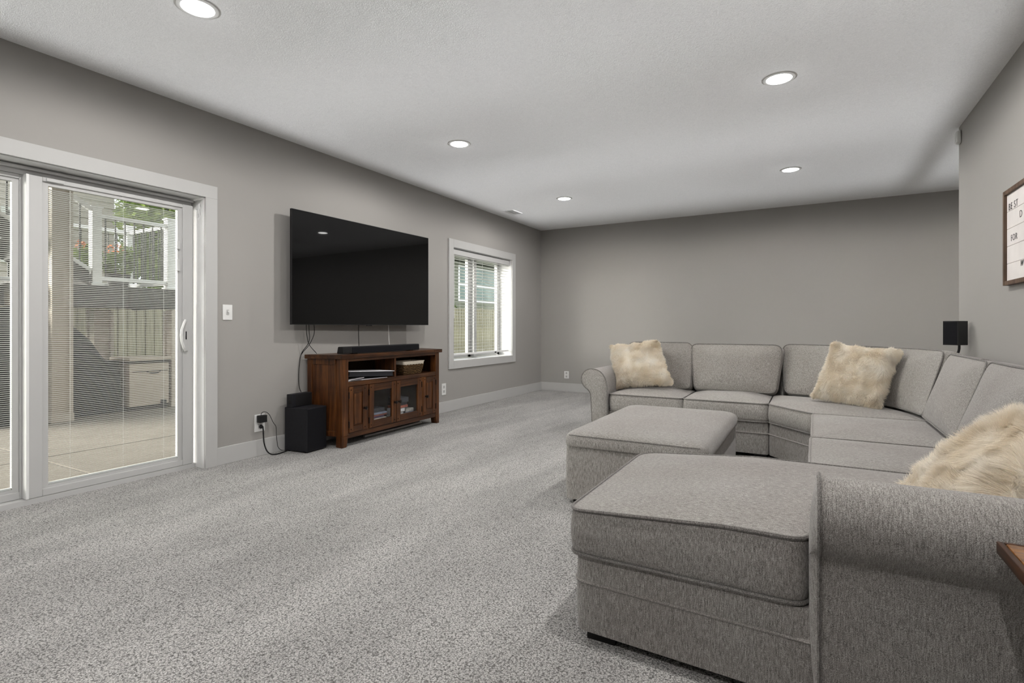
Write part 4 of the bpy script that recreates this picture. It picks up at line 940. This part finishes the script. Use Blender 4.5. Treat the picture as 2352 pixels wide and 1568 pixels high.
# tan storage box
db = thing('deck_box', (-4.25, 4.05, GZ), 'tan resin storage box on the patio beside the black cover', 'storage box')
box('body', M['resin'], db, -4.60, -4.10, 3.80, 4.32, GZ+.06, .575, bevel=.01); box('lid', M['resin'], db, -4.63, -4.07, 3.79, 4.34, .61, .655, bevel=.01); box('rim', M['deck'], db, -4.61, -4.09, 3.80, 4.33, .575, .61)
box('plinth', M['deck'], db, -4.60, -4.12, 3.80, 4.31, GZ+.0, GZ+.06); box('drawer_line', M['deck'], db, -4.101, -4.097, 3.84, 4.30, .455, .462)
MB().tube(spl([(-4.098, 4.02, .455), (-4.08, 4.06, .435), (-4.075, 4.11, .43), (-4.08, 4.16, .435), (-4.098, 4.20, .455)]), .007, 6).build('handle', M['black'], db, smooth=True)
box('caster', M['black'], db, -4.12, -4.06, 4.20, 4.27, GZ, GZ+.12, bevel=.01)
# fence, board by board
fn = thing('wood_fence', (-5.95, 9.0, GZ), 'weathered vertical board fence along the garden', 'fence')
f0 = None; y = 1.0; k = 0
while y < 21.8:
    if f0 is None: f0 = box('board', M['fence'], fn, -5.97, -5.95, y, y+.126, GZ, 1.71, bevel=0); o = f0
    else: o = copy_at(f0, (random.uniform(-.006, .006), y-1.0, random.uniform(-.02, .015)), fn)
    copy_at(f0, (-.075+random.uniform(-.004, .004), y-1.0+.07, random.uniform(-.02, .01)), fn)    # the second row behind covers the gaps
    y += .140
    k += 1
for z in (.25, 1.0, 1.5): box('fence_rail', M['fence'], fn, -6.022, -5.978, 1.0, 22.0, z, z+.09)
for y in (3.2, 5.6, 8.0, 10.4, 12.8, 15.2, 17.6, 20.0): box('fence_post', M['fence'], fn, -6.022, -5.978, y, y+.09, GZ, 1.60)
# neighbouring houses
h1 = thing('neighbour_house', (-12.0, 6.0, GZ), 'beige lap-sided house beyond the fence, seen past the stair railing', 'house')
b = MB(); 
for k in range(34): z = GZ+k*.16; b.hexa([(-11.5, 1.0, z), (-11.47, 1.0, z), (-11.47, 6.9, z), (-11.5, 6.9, z)], [(-11.5, 1.0, z+.16), (-11.492, 1.0, z+.16), (-11.492, 6.9, z+.16), (-11.5, 6.9, z+.16)])
o = b.build('siding', M['siding'], h1); o['kind'] = 'stuff'
box('wall', M['siding'], h1, -16, -11.5, 1.0, 6.88, GZ, 5.3)
for y in (2.2, 4.7):
    f = box('window', M['white'], h1, -11.5, -11.43, y, y+1.3, 2.5, 3.75); MB().box(-11.44, -11.425, y+.08, y+1.22, 2.58, 3.67).build('window_glass', M['roof'], f)
    box('sash_bar', M['white'], f, -11.43, -11.415, y+.08, y+1.22, 3.10, 3.15)
MB().hexa([(-16.4, .6, 5.3), (-11.0, .6, 5.3), (-11.0, 7.3, 5.3), (-16.4, 7.3, 5.3)], [(-13.8, .6, 7.2), (-13.6, .6, 7.2), (-13.6, 7.3, 7.2), (-13.8, 7.3, 7.2)]).build('roof', M['roof'], h1)
h2 = thing('neighbour_house', (-10.5, 21.0, GZ), 'olive lap-sided house with a wide green-tinted window beyond the fence', 'house')
b = MB()
for k in range(24): z = GZ+k*.16; b.hexa([(-8.5, 15.0, z), (-8.47, 15.0, z), (-8.47, 27, z), (-8.5, 27, z)], [(-8.5, 15.0, z+.16), (-8.492, 15.0, z+.16), (-8.492, 27, z+.16), (-8.5, 27, z+.16)])
o = b.build('siding', M['greensiding'], h2); o['kind'] = 'stuff'
box('wall', M['greensiding'], h2, -13, -8.5, 15.0, 27, GZ, 3.76)
f = box('window', M['white'], h2, -8.5, -8.455, 17.84, 20.76, 2.14, 3.60)
MB().box(-8.46, -8.450, 17.95, 20.65, 2.20, 2.80).build('pane', M['greenglass'], f); MB().box(-8.46, -8.450, 17.95, 20.65, 2.86, 3.54).build('pane', M['greenglass'], f)
box('eave', M['roof'], h2, -8.6, -7.9, 14.6, 27.4, 3.78, 3.90); box('fascia', M['white'], h2, -7.92, -7.88, 14.6, 27.4, 3.78, 3.98)
MB().hexa([(-13.4, 14.6, 3.9), (-7.9, 14.6, 3.9), (-7.9, 27.4, 3.9), (-13.4, 27.4, 3.9)], [(-10.8, 14.6, 5.8), (-10.6, 14.6, 5.8), (-10.6, 27.4, 5.8), (-10.8, 27.4, 5.8)]).build('roof', M['roof'], h2)
# trees and plants
def foliage(parent, centres, n, leaf, mat, name='foliage', seed=0):
    rg = np.random.default_rng(seed); vs_ = []
    for (cx, cy, cz, rx, ry, rz), m in zip(centres, n):
        d = rg.normal(0, 1, (m, 3)); d /= np.linalg.norm(d, axis=1)[:, None]; r = rg.uniform(.35, 1.0, m)**.6
        p = np.array((cx, cy, cz))+d*r[:, None]*np.array((rx, ry, rz))
        a = rg.normal(0, 1, (m, 3)); a /= np.linalg.norm(a, axis=1)[:, None]; b_ = np.cross(a, rg.normal(0, 1, (m, 3))); b_ /= np.linalg.norm(b_, axis=1)[:, None]
        s = leaf*rg.uniform(.6, 1.3, m)[:, None]
        vs_.append(np.stack([p-a*s, p+b_*s*.45, p+a*s, p-b_*s*.45], 1))
    V = np.concatenate(vs_).reshape(-1, 3)-np.array(WL[parent]); F = np.arange(len(V)).reshape(-1, 4)
    me = bpy.data.meshes.new(name); me.from_pydata(V.tolist(), [], F.tolist()); me.materials.append(mat)
    o = link(bpy.data.objects.new(name, me)); o.parent = parent; o['kind'] = 'stuff'; return o
def tree(x, y, crown, n, label, mat, leaf=.07, seed=0, trunk=2.0):
    t = thing('garden_tree', (x, y, GZ), label, 'tree', 'garden trees beyond the fence')
    MB().tube([(x, y, GZ-.05), (x+.04, y+.03, trunk*.5), (x, y, trunk), (x+.05, y, trunk+1)], [.11, .09, .07, .03], 8).build('trunk', M['bark'], t, smooth=True)
    foliage(t, crown, n, leaf, mat, seed=seed); return t
tree(-8.2, 6.5, [(-8.2, 6.5, 3.3, 1.0, 1.0, 1.3), (-8.0, 7.0, 4.3, 1.0, 1.2, 1.2), (-8.4, 6.2, 5.0, .9, .9, .9)], [5200, 4600, 3000], 'loose green tree above the landing railing', M['leaf_a'], leaf=.085, seed=1)
tree(-7.5, 8.2, [(-7.4, 7.6, 2.2, .8, 1.2, 1.6), (-7.6, 8.4, 4.2, 1.0, 1.5, 1.6), (-7.3, 6.6, 1.9, .7, 1.0, 1.4), (-7.5, 9.0, 2.2, .8, 1.2, 1.6)], [7000, 6000, 5500, 5000], 'dense dark green tree behind the landing railing', M['leaf_b'], leaf=.08, seed=2)
tree(-9.2, 10.8, [(-9.2, 10.8, 3.0, 1.1, 2.0, 2.4), (-9.4, 9.0, 5.0, 1.2, 2.4, 1.8), (-9.6, 7.6, 3.0, .8, 1.2, 2.6)], [6000, 5000, 4500], 'tall green tree between the two neighbouring houses', M['leaf_a'], leaf=.11, seed=3)
tree(-8.8, 2.2, [(-8.8, 2.2, 3.4, 1.1, 1.0, 1.2), (-8.6, 1.4, 4.4, 1.0, 1.0, 1.0)], [2200, 1500], 'pale green tree beyond the stair flight', M['leaf_a'], seed=4)
tree(-12.5, 26.5, [(-11.5, 26, 6.5, 2.2, 4.5, 2.2), (-11.0, 21, 6.8, 1.5, 4.0, 1.5)], [2600, 1800], 'olive green tree rising behind the olive house', M['leaf_b'], leaf=.16, seed=5, trunk=5)
tree(-7.0, 13.6, [(-6.9, 13.7, 1.9, .5, .8, .5), (-6.9, 14.7, 1.7, .4, .6, .3)], [1500, 800], 'low dark leafy tree just above the fence, by the window', M['leaf_b'], seed=6, trunk=1.3)
def potted(x, y, z, label, seed):
    t = thing('potted_flowers', (x, y, z), label, 'plant', 'flower pots on the landing')
    MB().lathe([(.10, 0), (.13, .12), (.15, .22), (.155, .24), (.14, .24), (.13, .20), (.001, .20)], (x, y, z), 20).build('pot', M['deck'], t, smooth=True)
    foliage(t, [(x, y, z+.38, .20, .20, .22), (x+.02, y+.12, z+.50, .14, .12, .2)], [500, 250], .045, M['leaf_a'], seed=seed)
    foliage(t, [(x, y-.05, z+.62, .14, .16, .08)], [40], .03, M['orange'], name='blossoms', seed=seed+1)
potted(-5.12, 3.66, LZ, 'potted plant with orange blossoms on the landing beside the white post', 11)
potted(-5.10, 4.12, LZ, 'leafy potted plant with a few orange blossoms at the far end of the landing', 14)
